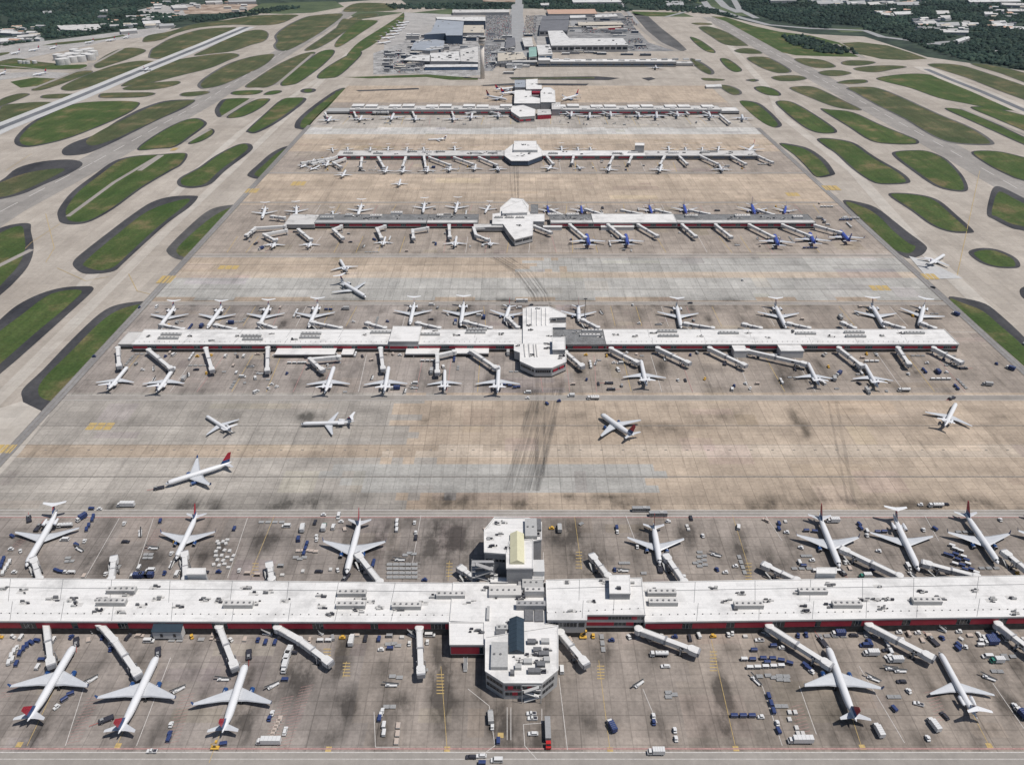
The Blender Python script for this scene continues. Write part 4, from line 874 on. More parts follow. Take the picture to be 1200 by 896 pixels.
hb=[G(*ZM(*p),9.6) for p in [(242,598),(300,560),(552,512),(500,505),(500,332)]]+[(LX+.05,LYr),(LX+.05,LYf+.3),G(*ZM(242,498),9.6)]
w_,r_=block(E,'hub',hb,9.6)
for x,y,l,w2,h,m in [(330,375,34,7,2.2,M_roof2),(438,437,30,3.5,3.4,M_wallg),(452,385,20,3,4.5,M_roof2),(445,350,22,8,3.5,M_unit),(470,300,12,9,7,M_wallw),(430,470,9,8,.8,M_unitd),(472,472,9,8,.8,M_unitd),(258,465,3,9,1.5,M_unit),(320,525,13,3,1.5,M_unit),(310,545,10,3,1.2,M_unitd),(395,360,5,8,2,M_wallg)]:
    X_,Y_=G(*ZM(x,y),9.6); unit(r_,X_,Y_,9.6,l*.5,w2,h,m)
for x,y in [(290,395),(250,360),(285,300),(340,500),(300,570),(480,420),(495,345),(395,400)]: clutter(r_,*G(*ZM(x,y),9.6),9.6,7,3)
zP=11.3
pp=[G(*ZM(*p),zP) for p in [(248,703),(325,752),(484,752),(551,697),(551,514),(248,562)]]
w_,r_=block(E,'pier',pp,zP,wallm=M_fascia)
for a,b_ in ((0,1),(1,2),(2,3)): facade(w_,pp[a],pp[b_],[(6.9,9.3,'win'),(2.6,5.0,'win')],(7,14),.3)
facade(w_,pp[1],pp[2],[(6.3,6.7,'red')],(8,9),.1)
for k,z0 in ((.1,7.1),(.62,7.1),(.22,2.8)):
    A_=Vector(pp[1]);B_=Vector(pp[2]); n=Vector((0,-.2)); a=A_.lerp(B_,k)+n; b_=A_.lerp(B_,k+.14)+n; mb=MB(); mb.prism([a,b_,b_-n*.5,a-n*.5],z0,z0+2,M_redpan,None,True); mb.build('red_panel',w_)
sk=MB(); q=[G(*ZM(*p),zP) for p in [(346,632),(411,632),(411,490),(346,490)]]
x0,x1=q[0][0],q[1][0]; y0,y1=q[0][1],q[2][1]; xm=(x0+x1)/2
sk.box(x0,x1,y0,y1,zP+.01,zP+1.2,M_slate); sk.face([(x0,y0,zP+1.2),(x1,y0,zP+1.2),(xm,y0,zP+3.2)],M_slate); sk.face([(x0,y0,zP+1.21),(xm,y0,zP+3.2),(xm,y1,zP+3.2),(x0,y1,zP+1.21)],M_slate); sk.face([(x1,y0,zP+1.21),(x1,y1,zP+1.21),(xm,y1,zP+3.2),(xm,y0,zP+3.2)],M_slate); sk.face([(x1,y1,zP+1.2),(x0,y1,zP+1.2),(xm,y1,zP+3.2)],M_slate)
for k in range(9):
    y=y0+(y1-y0)*k/8.; sk.tube((x0,y,zP+1.25),(xm,y,zP+3.26),.04,.04,M_slate,4); sk.tube((x1,y,zP+1.25),(xm,y,zP+3.26),.04,.04,M_slate,4)
sk.build('skylight',r_)
X_,Y_=G(*ZM(306,645),zP); unit(r_,X_,Y_,zP,8,15,2.2,M_unit)
for x,y,l in [(492,635,5),(465,620,4),(452,708,6),(440,585,4),(498,583,4),(480,680,4),(425,668,4),(385,690,3),(360,715,2),(505,660,3)]:
    X_,Y_=G(*ZM(x,y),zP); unit(r_,X_,Y_,zP,l,2.6,1.8,random.choice([M_unitd,M_unit]))
for x,y in [(470,660),(450,640),(490,700),(400,660),(450,580),(500,620)]: clutter(r_,*G(*ZM(x,y),zP),zP,9,3)
st=MB(); X_,Y_=G(*ZM(440,840))
for k in range(3):
    z0=k*3.3; a=(-3.5,3.5)[k%2]; y_=Y_+1.2+k*.02
    st.loft([[(X_+a,y_-.8,z0),(X_+a,y_+.8,z0),(X_+a,y_+.8,z0+.35),(X_+a,y_-.8,z0+.35)],[(X_-a,y_-.8,z0+3.3),(X_-a,y_+.8,z0+3.3),(X_-a,y_+.8,z0+3.65),(X_-a,y_-.8,z0+3.65)]],M_wallw)
    st.box(X_-4.5,X_+4.5,y_+.9,y_+2.2,z0+3.2,z0+3.3,M_wallw)
for a in (-4.4,4.4): st.tube((X_+a,Y_+.2,0),(X_+a,Y_+.2,10.5),.15,.15,M_wallw,6)
st.build('outside_staircase',w_)
# two storey block to the right of the hub
zB2=12.2
rb=[G(*ZM(*p),zB2) for p in [(508,488),(672,488),(672,466),(918,466),(903,312),(502,322)]]
w_,r_=block(E,'raised_block',rb,zB2,zu=3.2)
facade(w_,rb[0],rb[1],[(7.4,10.4,'win')],(12,18),.2); facade(w_,rb[2],rb[3],[(8.9,11.0,'red'),(4.6,6.9,'red')],(14,24),.5)
seams(r_,[rb[0],rb[3],rb[4],rb[5]],zB2,3)
lb=[G(*ZM(*p),16.5) for p in [(770,376),(856,376),(852,300),(768,300)]]
block(r_,'lift_housing',lb,16.5,wallm=M_wallg,base=12.21,parapet=.2)
clutter(r_,*G(*ZM(805,358),16.5),16.6,3,1)
for x,y in [(612,450),(690,410),(740,330),(590,330),(860,330)]: clutter(r_,*G(*ZM(x,y),zB2),zB2,4,2)
rw=[G(*ZM(918,497),zE),G(1330,720,zE),G(1330,672,zE),G(*ZM(903,331),zE)]
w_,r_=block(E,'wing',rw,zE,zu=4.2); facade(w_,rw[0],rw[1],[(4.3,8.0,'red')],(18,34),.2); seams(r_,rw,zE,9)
for Z,x,y in [(ZK,1125,108),(ZK,1130,142),(ZL,455,103),(ZL,230,152),(ZL,575,150),(ZL,855,138),(ZL,1290,120)]:
    X_,Y_=G(*Z(x,y),zE); unit(r_,X_,Y_,zE,15,3.4,2.6)
for Z,x,y in [(ZL,110,90),(ZL,150,135),(ZL,205,108),(ZL,180,160),(ZL,295,132),(ZL,420,150),(ZL,430,170),(ZL,405,105),(ZL,520,150),(ZL,640,128),(ZL,680,127),(ZL,685,80),(ZL,720,125),(ZL,805,130),(ZL,840,97),(ZL,910,123),(ZL,1025,97),(ZL,1080,130),(ZL,1150,120),(ZL,1170,175),(ZL,700,155),(ZL,520,75),(ZK,1100,95)]:
    X_,Y_=G(*Z(x,y),zE); clutter(r_,X_,Y_,zE,random.randint(3,8),2.4)
for Z,x0_,x1_,y0_,y1_ in [(ZG,657,722,655,617),(ZI,472,540,652,615)]:
    q=[G(*Z(*p),12.5) for p in [(x0_,y0_-18),(x1_,y0_-18),(x1_,y1_),(x0_,y1_)]]; block(E,'stair_block',q,12.5,wallm=M_wallw,parapet=.2)
# head house north of the hub
th=[G(*ZM(*p),20) for p in [(243,205),(345,212),(430,160),(482,150),(482,80),(430,62),(285,60),(243,112)]]
w_,r_=block(E,'head_house',th,20,wallm=M_wallg,parapet=.5)
facade(w_,th[0],th[1],[(14,16,'win')],(8,12),.3)
th2=[G(*ZM(*p),20.4) for p in [(336,272),(446,272),(446,150),(350,158),(336,212)]]
w2_,r2_=block(E,'head_house_front',th2,20.4,wallm=M_wallg,parapet=.5)
q=[G(*ZM(*p),20.4) for p in [(350,254),(411,254),(411,130),(350,130)]]; x0,x1=q[0][0],q[1][0]; y0,y1=q[0][1],q[2][1]; xm=(x0+x1)/2; z0=20.41
sk=MB(); sk.box(x0,x1,y0,y1,z0,z0+.8,M_cream); sk.face([(x0,y0,z0+.8),(x1,y0,z0+.8),(xm,y0,z0+3)],M_cream); sk.face([(x0,y0,z0+.81),(xm,y0,z0+3),(xm,y1,z0+3),(x0,y1,z0+.81)],M_cream); sk.face([(x1,y0,z0+.81),(x1,y1,z0+.81),(xm,y1,z0+3),(xm,y0,z0+3)],M_cream); sk.face([(x1,y1,z0+.8),(x0,y1,z0+.8),(xm,y1,z0+3)],M_cream)
sk.build('skylight',r2_)
X_,Y_=G(*ZM(438,112),20); unit(r_,X_,Y_,20,6.6,15,2.6,M_unit)
X_,Y_=G(*ZM(470,95),20); unit(r_,X_,Y_,20,3,9,1.6,M_unitd)
for x,y in [(300,130),(270,150),(325,80),(340,190),(290,85),(470,130),(280,180)]: clutter(r_,*G(*ZM(x,y),20),20,5,2)
q=[G(*ZM(*p),13) for p in [(446,320),(492,320),(492,260),(446,260)]]; block(E,'plant_annex',q,13,wallm=M_wallw)
q=[G(*ZM(*p),10.5) for p in [(270,330),(340,330),(340,312),(270,312)]]; block(E,'link_roof',q,10.5,wallm=M_wallg)
# zigzag fire stairs west of the head house
st=MB(); X_,Y_=G(*ZM(243,335),9); 
for k in range(4):
    z0=3+k*4.2; a=(-4.6,4.6)[k%2]; y_=Y_+3+k*.03
    st.loft([[(X_+a,y_-1.2,z0),(X_+a,y_+1.2,z0),(X_+a,y_+1.2,z0+.5),(X_+a,y_-1.2,z0+.5)],[(X_-a,y_-1.2,z0+4.2),(X_-a,y_+1.2,z0+4.2),(X_-a,y_+1.2,z0+4.7),(X_-a,y_-1.2,z0+4.7)]],M_wallg)
    st.box(X_-6.8,X_+5,y_+1.3,y_+3.2,z0+4.0,z0+4.15,M_wallg); st.box(X_-6.8,X_-4.8,y_-1.2,y_+1.2,z0+4.0,z0+4.1,M_wallg)
for a in (-6.7,5): 
    for b_ in (-1.2,3): st.box(X_+a-.2,X_+a+.2,Y_+3+b_-.2,Y_+3+b_+.2,0,20.5,M_wallg)
st.build('fire_staircase',w_)
settle(E)
# small service building in front of the left wing
q=[G(*ZJ(*p),7) for p in [(530,240),(632,240),(640,200),(540,200)]]; cx=sum(p[0] for p in q)/4; cy=sum(p[1] for p in q)/4
sb=tag(empty('service_building',cx,cy),'small grey service building with a sloping dark roof against the nearest concourse, left side','building')
mb=MB(); x0,x1=q[0][0]-cx,q[1][0]-cx; ya=G(*ZJ(530,270))[1]-cy; ybk=ya+12.5
mb.box(x0,x1,ya,ybk,1.2,6,M_wallw); mb.box(x0+1,x1-1,ya+.5,ybk,0,1.19,M_under); mb.build('wall',sb)
mb=MB(); mb.loft([[(x0-.3,ya-.3,6.01),(x1+.3,ya-.3,6.01),(x1+.3,ya-.3,6.3),(x0-.3,ya-.3,6.3)],[(x0-.3,ya+6,8.2),(x1+.3,ya+6,8.2),(x1+.3,ya+6,8.5),(x0-.3,ya+6,8.5)]],M_slate); mb.box(x0-.3,x1+.3,ya+6.01,ybk,6.01,8.7,M_wallw,M_roof); mb.build('roof',sb)
for k in (.3,.75):
    mb=MB(); xx=x0+(x1-x0)*k; mb.box(xx-.7,xx+.7,ya-.08,ya-.01,2.5,4.6,M_glass); mb.build('window',sb)

# === farther concourses ===
def concourse(label,yg,z,ywid,segs,rows,zu,kindstep=(14,28)):
    Y0=G(601,yg)[1]; e=tag(empty('airport_concourse',0,Y0,0),label,'airport concourse'); out=[]
    for (xa,xb,dz,rm,dy,kind) in segs:
        zz_=z+dz; k=lambda px: (px-601)/COS*(H/(( (951+TF*560)/((Y0-dy)/(H)+TF)) ))   # picture column -> X at the front line
        X0,X1=k(xa),k(xb); poly=[(X0,Y0-dy),(X1,Y0-dy),(X1,Y0+ywid),(X0,Y0+ywid)]
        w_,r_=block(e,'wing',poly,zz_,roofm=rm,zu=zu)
        if kind: facade(w_,poly[0],poly[1],[(a,b_,kind) for a,b_ in rows],kindstep,.3)
        out.append((w_,r_,poly,zz_))
    return e,out
D,ds=concourse('second nearest white roofed concourse with a thin red facade band and an angular central hub',412.4,7.2,27,[(157,457,0,M_roof,0,'red'),(457.1,491,3,M_roof,.5,'red'),(491.1,620,0,M_roof,0,'red'),(646,710,0,M_roofg,0,'red'),(710.1,1121,.1,M_roof,0,'red'),(140,156.9,-2.5,M_roof2,-5,None)],[(3.4,5.7)],2.4)
for i in (0,2,4): seams(ds[i][1],ds[i][2],ds[i][3],max(2,int((ds[i][2][1][0]-ds[i][2][0][0])/38)),M_roof2)
for Z,x,y,i in [(ZD,600,635,0),(ZD,590,648,0),(ZD,880,640,0),(ZD,885,652,0),(ZD,1090,632,0),(ZD,1085,645,0),(ZE,138,628,0),(ZE,475,618,2),(ZE,470,628,2),(ZE,310,635,2),(ZE,878,622,3),(ZE,870,638,3),(ZE,1140,625,4),(ZE,1145,640,4),(ZF,160,630,4),(ZF,430,632,4),(ZF,600,628,4),(ZF,605,642,4),(ZF,810,630,4)]:
    X_,Y_=G(*Z(x,y),7.3); unit(ds[i][1],X_,Y_,ds[i][3],17,2.6,1.8,M_unit if i!=3 else M_roof2)
for Z,x,y,i in [(ZD,520,640,0),(ZD,665,640,0),(ZD,740,655,0),(ZD,830,640,0),(ZD,950,630,0),(ZD,1030,650,0),(ZE,80,635,0),(ZE,400,635,2),(ZE,560,632,2),(ZE,330,620,2),(ZE,960,635,4),(ZE,1030,640,4),(ZE,1090,630,4),(ZF,60,640,4),(ZF,230,630,4),(ZF,300,645,4),(ZF,390,625,4),(ZF,520,640,4),(ZF,700,640,4),(ZF,760,630,4),(ZE,780,640,3),(ZE,820,625,3),(ZE,905,640,3)]:
    clutter(ds[i][1],*G(*Z(x,y),7.3),ds[i][3],5,2.6)
zh=8.6
hp=[G(*ZS(*p),zh) for p in [(298,500),(400,546),(520,546),(620,503),(620,440),(524,440),(524,262),(618,262),(618,232),(505,232),(505,195),(620,190),(620,170),(500,116),(365,116),(318,130),(318,375),(256,375),(256,425),(298,440)]]
w_,r_=block(D,'hub',hp,zh,zu=1.2)
for a,b_ in ((0,1),(1,2),(2,3)): facade(w_,hp[a],hp[b_],[(4.2,6.8,'win')],(9,14),.2)
A_,B_=Vector(hp[2]),Vector(hp[3])
for k in (.1,.55):
    n=Vector((.1,-.22)); a=A_.lerp(B_,k)+n; b_=A_.lerp(B_,k+.3)+n; mb=MB(); mb.prism([a,b_,b_-n*.5,a-n*.5],4.4,6.6,M_redpan,None,True); mb.build('red_panel',w_)
q=[G(*ZS(*p),13) for p in [(526,418),(614,418),(612,332),(526,332)]]; block(r_,'lift_housing',q,13,wallm=M_wallg,base=zh+.01)
for x in (325,358,392,410):   # roof ridges
    a=G(*ZS(x,380),zh); b_=G(*ZS(x+8,470),zh); mb=MB(); mb.bar(a,b_,.8,zh+.01,zh+.9,M_roof2); mb.build('roof_ridge',r_)
for x in (345,380,415,450,480):
    a=G(*ZS(x,125),zh); b_=G(*ZS(x,250),zh); mb=MB(); mb.bar(a,b_,.7,zh+.01,zh+.8,M_roof); mb.build('roof_ridge',r_)
for x,y,n,r in [(375,250,8,4),(370,285,10,4),(430,135,6,3),(500,325,5,2),(490,380,9,2.5),(485,410,8,2.5),(540,208,9,4),(570,480,8,3),(590,465,6,2),(280,395,5,1.5),(385,460,5,2)]: clutter(r_,*G(*ZS(x,y),zh),zh,n,r)
for Z,x0,x1,y0,y1,z in [(ZD,962,1170,702,690,3.6),(ZE,225,340,700,688,3.6),(ZE,398,515,698,688,3.6),(ZF,345,425,690,660,6.8),(ZF,182,226,690,665,6.5),(ZE,0,40,702,692,3)]:
    q=[G(*Z(*p),z) for p in [(x0,y0),(x1,y0),(x1,y1),(x0,y1)]]; fy=min(p[1] for p in q); q=[(q[0][0],fy),(q[1][0],fy),(q[1][0],ds[0][2][0][1]-.15),(q[0][0],ds[0][2][0][1]-.15)]
    block(D,'canopy' if z<5 else 'gate_annex',q,z,roofm=M_roof,wallm=M_wallw,zu=0 if z>5 else z-1.2,parapet=.1)
settle(D)
C,cs=concourse('third concourse from the front with mostly dark gravel roofs and a white faceted hub',268,6.6,30,[(334,369,-.6,M_roof2,3,None),(369.2,500,0,M_roofg,0,'red'),(500.2,560,0,M_roofg,0,'red'),(645,695,0,M_roofg,0,'red'),(695.2,793,.6,M_roof,0,'red'),(793.2,955,0,M_roofg,0,'red')],[(3.2,5.6)],2.2)
# pale inner strip along the front of the dark roofs
for i in (1,2,3,5):
    p=cs[i][2]; mb=MB(); mb.box(p[0][0]+.5,p[1][0]-.5,p[0][1]+.6,p[0][1]+9,cs[i][3]+.004,cs[i][3]+.5,M_roof2 if i!=1 else M_unit); mb.build('front_roof_strip',cs[i][1])
for Q,x0,x1,y,i,m in [(Q1,1115,1195,160,2,M_roof2),(Q1,740,805,162,1,M_roof2),(Q1,855,920,145,1,M_roof2),(Q1,460,535,172,1,M_unit),(Q1,600,640,158,1,M_unit),(Q2,0,45,158,2,M_roof2),(Q2,585,650,155,3,M_roof2),(Q2,690,760,155,3,M_roof2),(Q3,205,275,162,5,M_roof2),(Q3,485,570,162,5,M_roof2),(Q3,810,865,168,5,M_roof2)]:
    a=G(*Q(x0,y),7); b_=G(*Q(x1,y),7); unit(cs[i][1],(a[0]+b_[0])/2,a[1],cs[i][3],abs(b_[0]-a[0]),6,2.4,m)
for k in range(46):
    i=random.choice([1,1,2,3,5,5]); p=cs[i][2]; clutter(cs[i][1],random.uniform(p[0][0]+5,p[1][0]-5),random.uniform(p[0][1]+12,p[2][1]-4),cs[i][3],6,4)
zc=8
hp=[G(*Q2(*p),zc) for p in [(368,252),(400,292),(500,268),(502,190),(566,190),(566,148),(500,148),(476,130),(476,98),(445,64),(382,58),(320,112),(316,142),(276,148),(274,205),(335,205)]]
w_,r_=block(C,'hub',hp,zc,zu=1)
facade(w_,hp[0],hp[1],[(4,6.5,'win')],(8,12),.2); facade(w_,hp[1],hp[2],[(4,6.8,'win')],(8,12),.2)
q=[G(*Q2(*p),11) for p in [(330,120),(440,70),(470,110),(470,140),(330,145)]]; block(r_,'upper_roof',q,11,base=zc+.01,wallm=M_wallw)
for x in (310,370,430): 
    a=G(*Q2(x,170),zc); b_=G(*Q2(x+30,175),zc); unit(r_,a[0],a[1],zc,10,3,1.8)
clutter(r_,*G(*Q2(340,155),zc),zc,12,6); clutter(r_,*G(*Q2(440,215),zc),zc,8,6)
q=[G(*Q2(*p),6) for p in [(170,222),(345,222),(345,205),(170,205)]]; block(C,'gate_annex',q,6,roofm=M_roof2,wallm=M_wallg,zu=1.5)
q=[G(*Q2(*p),4) for p in [(560,222),(665,222),(665,213),(560,213)]]; block(C,'canopy',q,4,wallm=M_wallw)
q=[G(*Q2(*p),4) for p in [(885,222),(1070,222),(1070,213),(885,213)]]; block(C,'canopy',q,4,wallm=M_wallw)
q=[G(*Q2(*p),9) for p in [(490,142),(530,142),(530,95),(490,95)]]; block(C,'plant_annex',q,9,roofm=M_roofg,wallm=M_wallg)
settle(C)
B,bs=concourse('fourth concourse from the front, narrow white roof with an octagonal pale hub',187.5,6.2,28,[(395,591,0,M_roof2,0,'red'),(636,757,0,M_roof,0,'red'),(757.3,888,0,M_roof2,0,'navy')],[(2.6,4.9)],1.8)
for k in range(40):
    i=random.choice([0,0,1,2]); p=bs[i][2]; x=random.uniform(p[0][0]+8,p[1][0]-8)
    if k%3: clutter(bs[i][1],x,random.uniform(p[0][1]+5,p[2][1]-4),bs[i][3],4,4)
    else: unit(bs[i][1],x,random.uniform(p[0][1]+8,p[2][1]-8),bs[i][3],14,3.5,2.2,random.choice([M_unit,M_roof]))
hp=[G(*ZB(*p),7.6) for p in [(574,548),(598,566),(657,566),(706,548),(706,530),(690,508),(602,508),(574,530)]]
w_,r_=block(B,'hub',hp,7.6,zu=1.5,wallm=M_hangarwall)
q=[G(*ZB(*p),11) for p in [(605,528),(690,528),(685,496),(608,496)]]; block(r_,'upper_roof',q,11,base=7.61,wallm=M_wallw); clutter(r_,*G(*ZB(650,540),7.6),7.6,14,9); clutter(r_,*G(*ZB(630,548),7.6),7.6,10,9); clutter(r_,*G(*ZB(650,510),11),11,14,9)
q=[G(*ZB(*p),17) for p in [(1033,512),(1065,512),(1065,503),(1033,503)]]; block(B,'control_room_tower',q,17,roofm=M_roof,wallm=M_wallg)
settle(B)
A_c,as_=concourse('fifth concourse from the front with stepped white roof segments and a red walled hub',134.8,9.0,32,[(410,603,0,M_roof2,0,'red'),(648,845,0,M_roof2,0,'red'),(383,409.8,-4,M_unit,-4,None),(845.3,866,-3,M_roof,-4,None)],[(3.0,5.4)],2.2)
for i in (0,1):
    p=as_[i][2]; x=p[0][0]+2; k=0
    while x<p[1][0]-24:
        mb=MB(); mb.box(x,x+21,p[2][1]-19,p[2][1]-1,9.01,9+random.uniform(2.0,3.6),M_fascia,M_roof); mb.build('raised_roof_bay',as_[i][1]); x+=24+(k%2)*18; k+=1
        unit(as_[i][1],x-12,p[0][1]+7,9.0,8,5,1.6,random.choice([M_unit,M_roof,M_roof]))
for nm,pts,z,rm,wm in [('hub_roof',[(608,364),(700,364),(700,346),(668,340),(668,316),(610,318)],11,M_roof,M_wallg),('hub_roof',[(701,360),(753,360),(750,318),(735,308),(712,308),(701,322)],13,M_roof,M_wallg),('hub_roof',[(668.5,339),(700,339),(700,317),(668.5,317)],6,M_roofg,M_wallg),('hub_roof',[(650,314),(706,314),(704,300),(690,300),(690,278),(650,280)],14,M_roof,M_wallg),('plant_annex',[(610,308),(648,308),(648,282),(610,282)],12,M_hangar,M_wallg),('hub_roof',[(597,392),(627,412),(680,408),(682,385),(640,370),(597,375)],9.5,M_roof,M_wallg),('red_walled_entrance',[(690,405),(738,402),(736,385),(690,385)],7.5,M_roof2,M_redpan),('hub_roof',[(740,385),(770,385),(770,360),(740,360)],11,M_roof2,M_wallg)]:
    q=[G(*ZB(*p),z) for p in pts]; w_,r_=block(A_c,nm,q,z,roofm=rm,wallm=wm)
    if z==9.5:
        for a,b_ in ((0,1),(1,2)): facade(w_,q[a],q[b_],[(2.2,5.2,'red')],(10,16),.35)
    if True: clutter(r_,sum(p[0] for p in q)/len(q),sum(p[1] for p in q)/len(q),z,10,8)
q=[G(*ZB(*p),10) for p in [(671,326),(698,326),(698,318),(671,318)]]; block(A_c,'red_walled_entrance',q,10,roofm=M_redpan,wallm=M_redpan,base=6.3,parapet=.1)
settle(A_c)
T,ts=concourse('farthest concourse by the terminal with blue glass facade under a long white roof',78.4,11,34,[(645,792,0,M_roof,0,'navy'),(631,644.8,3,M_roof,2,'navy'),(792.3,812,-5,M_roof2,-8,None)],[(2.6,6.8)],1.2,(16,30))
for k in range(14):
    p=ts[0][2]; unit(ts[0][1],p[0][0]+14+k*25,random.uniform(p[0][1]+8,p[2][1]-8),11,13,7,random.uniform(1.5,4),random.choice([M_roof,M_unit]))
settle(T)
T2,ts2=concourse('blue glass terminal wing with a pale roof left of the farthest concourse',78.4,9,30,[(600,630,0,M_roof2,-10,'navy'),(576,599.8,-2,M_roof2,-20,'navy')],[(2.6,6)],1.2)
settle(T2)
# hangar apron hut at the far right of the taxiways, small
building('airfield_hut','small white airfield hut beside the right hand taxiway beyond the fifth concourse','hut',[(80,298),(135,296),(138,305),(84,306)],ZC,4,M_farwhite,M_wallw)
# thin mast beside the second concourse
mX,mY=G(*ZS(750,205)); mst=tag(empty('lighting_mast',mX,mY),'slender dark lighting mast on the far side of the second nearest concourse','lighting mast')
mb=MB(); mb.tube((0,0,0),(0,0,20),.35,.2,M_vdark,8); mb.build('pole',mst); mb=MB(); mb.box(-1.6,1.6,-.4,.4,20.01,20.6,M_vdark); mb.build('lamp_head',mst)
# ---------------- aircraft ----------------
PF=[(0,.06,-.28),(.012,.32,-.22),(.035,.62,-.13),(.065,.86,-.05),(.105,1,0),(.70,1,0),(.79,.88,.10),(.88,.62,.30),(.95,.34,.52),(1,.10,.70)]
def fuselage(L,r,zc,mtop,mbelly,k=14,bodycol=None):
    rings=[]
    for f_,rr,dz in PF:
        rings.append([(math.cos(2*math.pi*i/k)*r*rr,L/2-f_*L,zc+dz*r+math.sin(2*math.pi*i/k)*r*rr) for i in range(k)])
    mb=MB(); 
    mb.loft(rings,mtop,True,lambda a,i:(mbelly if 7.5<i<13 and k==14 and False else (mbelly if (i in (8,9,10,11,12)) else mtop)))
    # rows of cabin windows
    n=int(L*.62/1.0)
    for s in (-1,1):
        for q in range(n):
            y=L/2-L*.12-q*1.0; x=s*(r*.985+.012); z=zc+r*.18
            mb.face([(x,y,z-.16),(x,y-.32*1,z-.16),(x,y-.32,z+.16),(x,y,z+.16)][::s],M_glass)
    return mb
def wingmesh(side,root_y,cr,tip_x,tip_y,ct,r,z0,dih,m,th=.11,flap=True,kink=.33):
    """root_y, tip_y: leading edge; cr, ct chords"""
    def sec(x,yl,c,z,t):
        return [(x,yl,z),(x,yl-c*.12,z+t*.55),(x,yl-c*.42,z+t*.6),(x,yl-c,z+.04),(x,yl-c*.45,z-t*.4),(x,yl-c*.12,z-t*.35)]
    xs=[r*.55,tip_x*kink,tip_x]; out=[]
    for x in xs:
        u=(x-xs[0])/(tip_x-xs[0]); yl=root_y+(tip_y-root_y)*u
        c=cr+(ct-cr)*u
        if x==xs[1]: c=cr+(ct-cr)*(u*1.28)
        out.append(sec(side*x,yl,c,z0+dih*(x-xs[0]),c*th))
    if side<0: out=[o[::-1] for o in out]
    mb=MB(); mb.loft(out,m)
    if flap:     # darker flap line along the trailing edge, on top of the skin
        a=out[0];b=out[1];c=out[2]
        def te(s,f_): 
            pts=s if side>0 else s[::-1]; p=Vector(pts[2]); q=Vector(pts[3]); v=p.lerp(q,f_); return (v.x,v.y,v.z+.03)
        for s1,s2 in ((a,b),(b,c)):
            e=[te(s1,.80),te(s2,.80),te(s2,.98),te(s1,.98)]
            mb.face(e if side<0 else e[::-1],M_wingedge)
    return mb,out[-1]
def fin(base_y,c0,tip_y,c1,z0,z1,m,w_=.35,cols=None):
    mb=MB(); n=3 if cols else 1
    for k in range(n):
        a=k/n;b=(k+1)/n; secs=[]
        for u in (a,b):
            y=base_y+(tip_y-base_y)*u; c=c0+(c1-c0)*u; z=z0+(z1-z0)*u; t=w_*(1-.5*u)
            secs.append([(0,y,z),(t/2,y-c*.35,z),(0,y-c,z),(-t/2,y-c*.35,z)])
        mb.loft(secs,cols[k] if cols else m)
    return mb
def gearmesh(x,y,ztop,r=.55,w_=.4,n=2,fore=0):
    mb=MB(); mb.tube((x,y,r),(x,y,ztop),.16,.2,M_unit,6)
    for s in (-1,1):
        for f_ in ((0,) if not fore else (-fore,fore)):
            mb.tube((x+s*.45-w_/2,y+f_,r),(x+s*.45+w_/2,y+f_,r),r,r,M_dark,10)
    return mb
def engine(x,y,z,L,r,m,parent,pylon):
    mb=MB(); k=12
    prof=[(0,.82,M_metal),(.06,1,M_metal),(.12,1.03,m),(.55,1.0,m),(.85,.72,m),(1,.55,m)]
    rings=[[(x+math.cos(2*math.pi*i/k)*r*a,y+L/2-f_*L,z+math.sin(2*math.pi*i/k)*r*a) for i in range(k)] for f_,a,_ in prof]
    mb.loft(rings,m,False,lambda a,i:prof[a][2])
    n=len(mb.v); mb.face([(p[0],y+L/2-.25,p[2]) for p in rings[0]],M_dark); mb.tube((x,y-L/2-.5,z),(x,y-L/2+.3,z),r*.25,r*.5,M_unitd,8)
    o=mb.build('engine',parent); 
    pb=MB(); (x0,y0,z0),(x1,y1,z1)=pylon
    pb.loft([[(x0-.15,y0+1.3,z0),(x0+.15,y0+1.3,z0),(x0+.15,y0-1.5,z0),(x0-.15,y0-1.5,z0)],[(x1-.15,y1+1,z1),(x1+.15,y1+1,z1),(x1+.15,y1-1.8,z1),(x1-.15,y1-1.8,z1)]],M_wing); pb.build('pylon',o)
def cockpit(L,r,zc,e):
    mb=MB(); f0,f1=.034,.052
    for s in (-1,1):
        for a0,a1 in ((85,62),(58,34)):
            pts=[]
            for (ff,rr,dz),an in (((f0,.625,-.13),a0),((f0,.625,-.13),a1),((f1,.78,-.085),a1),((f1,.78,-.085),a0)):
                t=math.radians(an); pts.append((s*math.cos(t)*r*rr*1.03,L/2-ff*L,zc+dz*r+math.sin(t)*r*rr*1.03))
            mb.face(pts if s<0 else pts[::-1],M_glass)
    mb.build('cockpit_window',e)
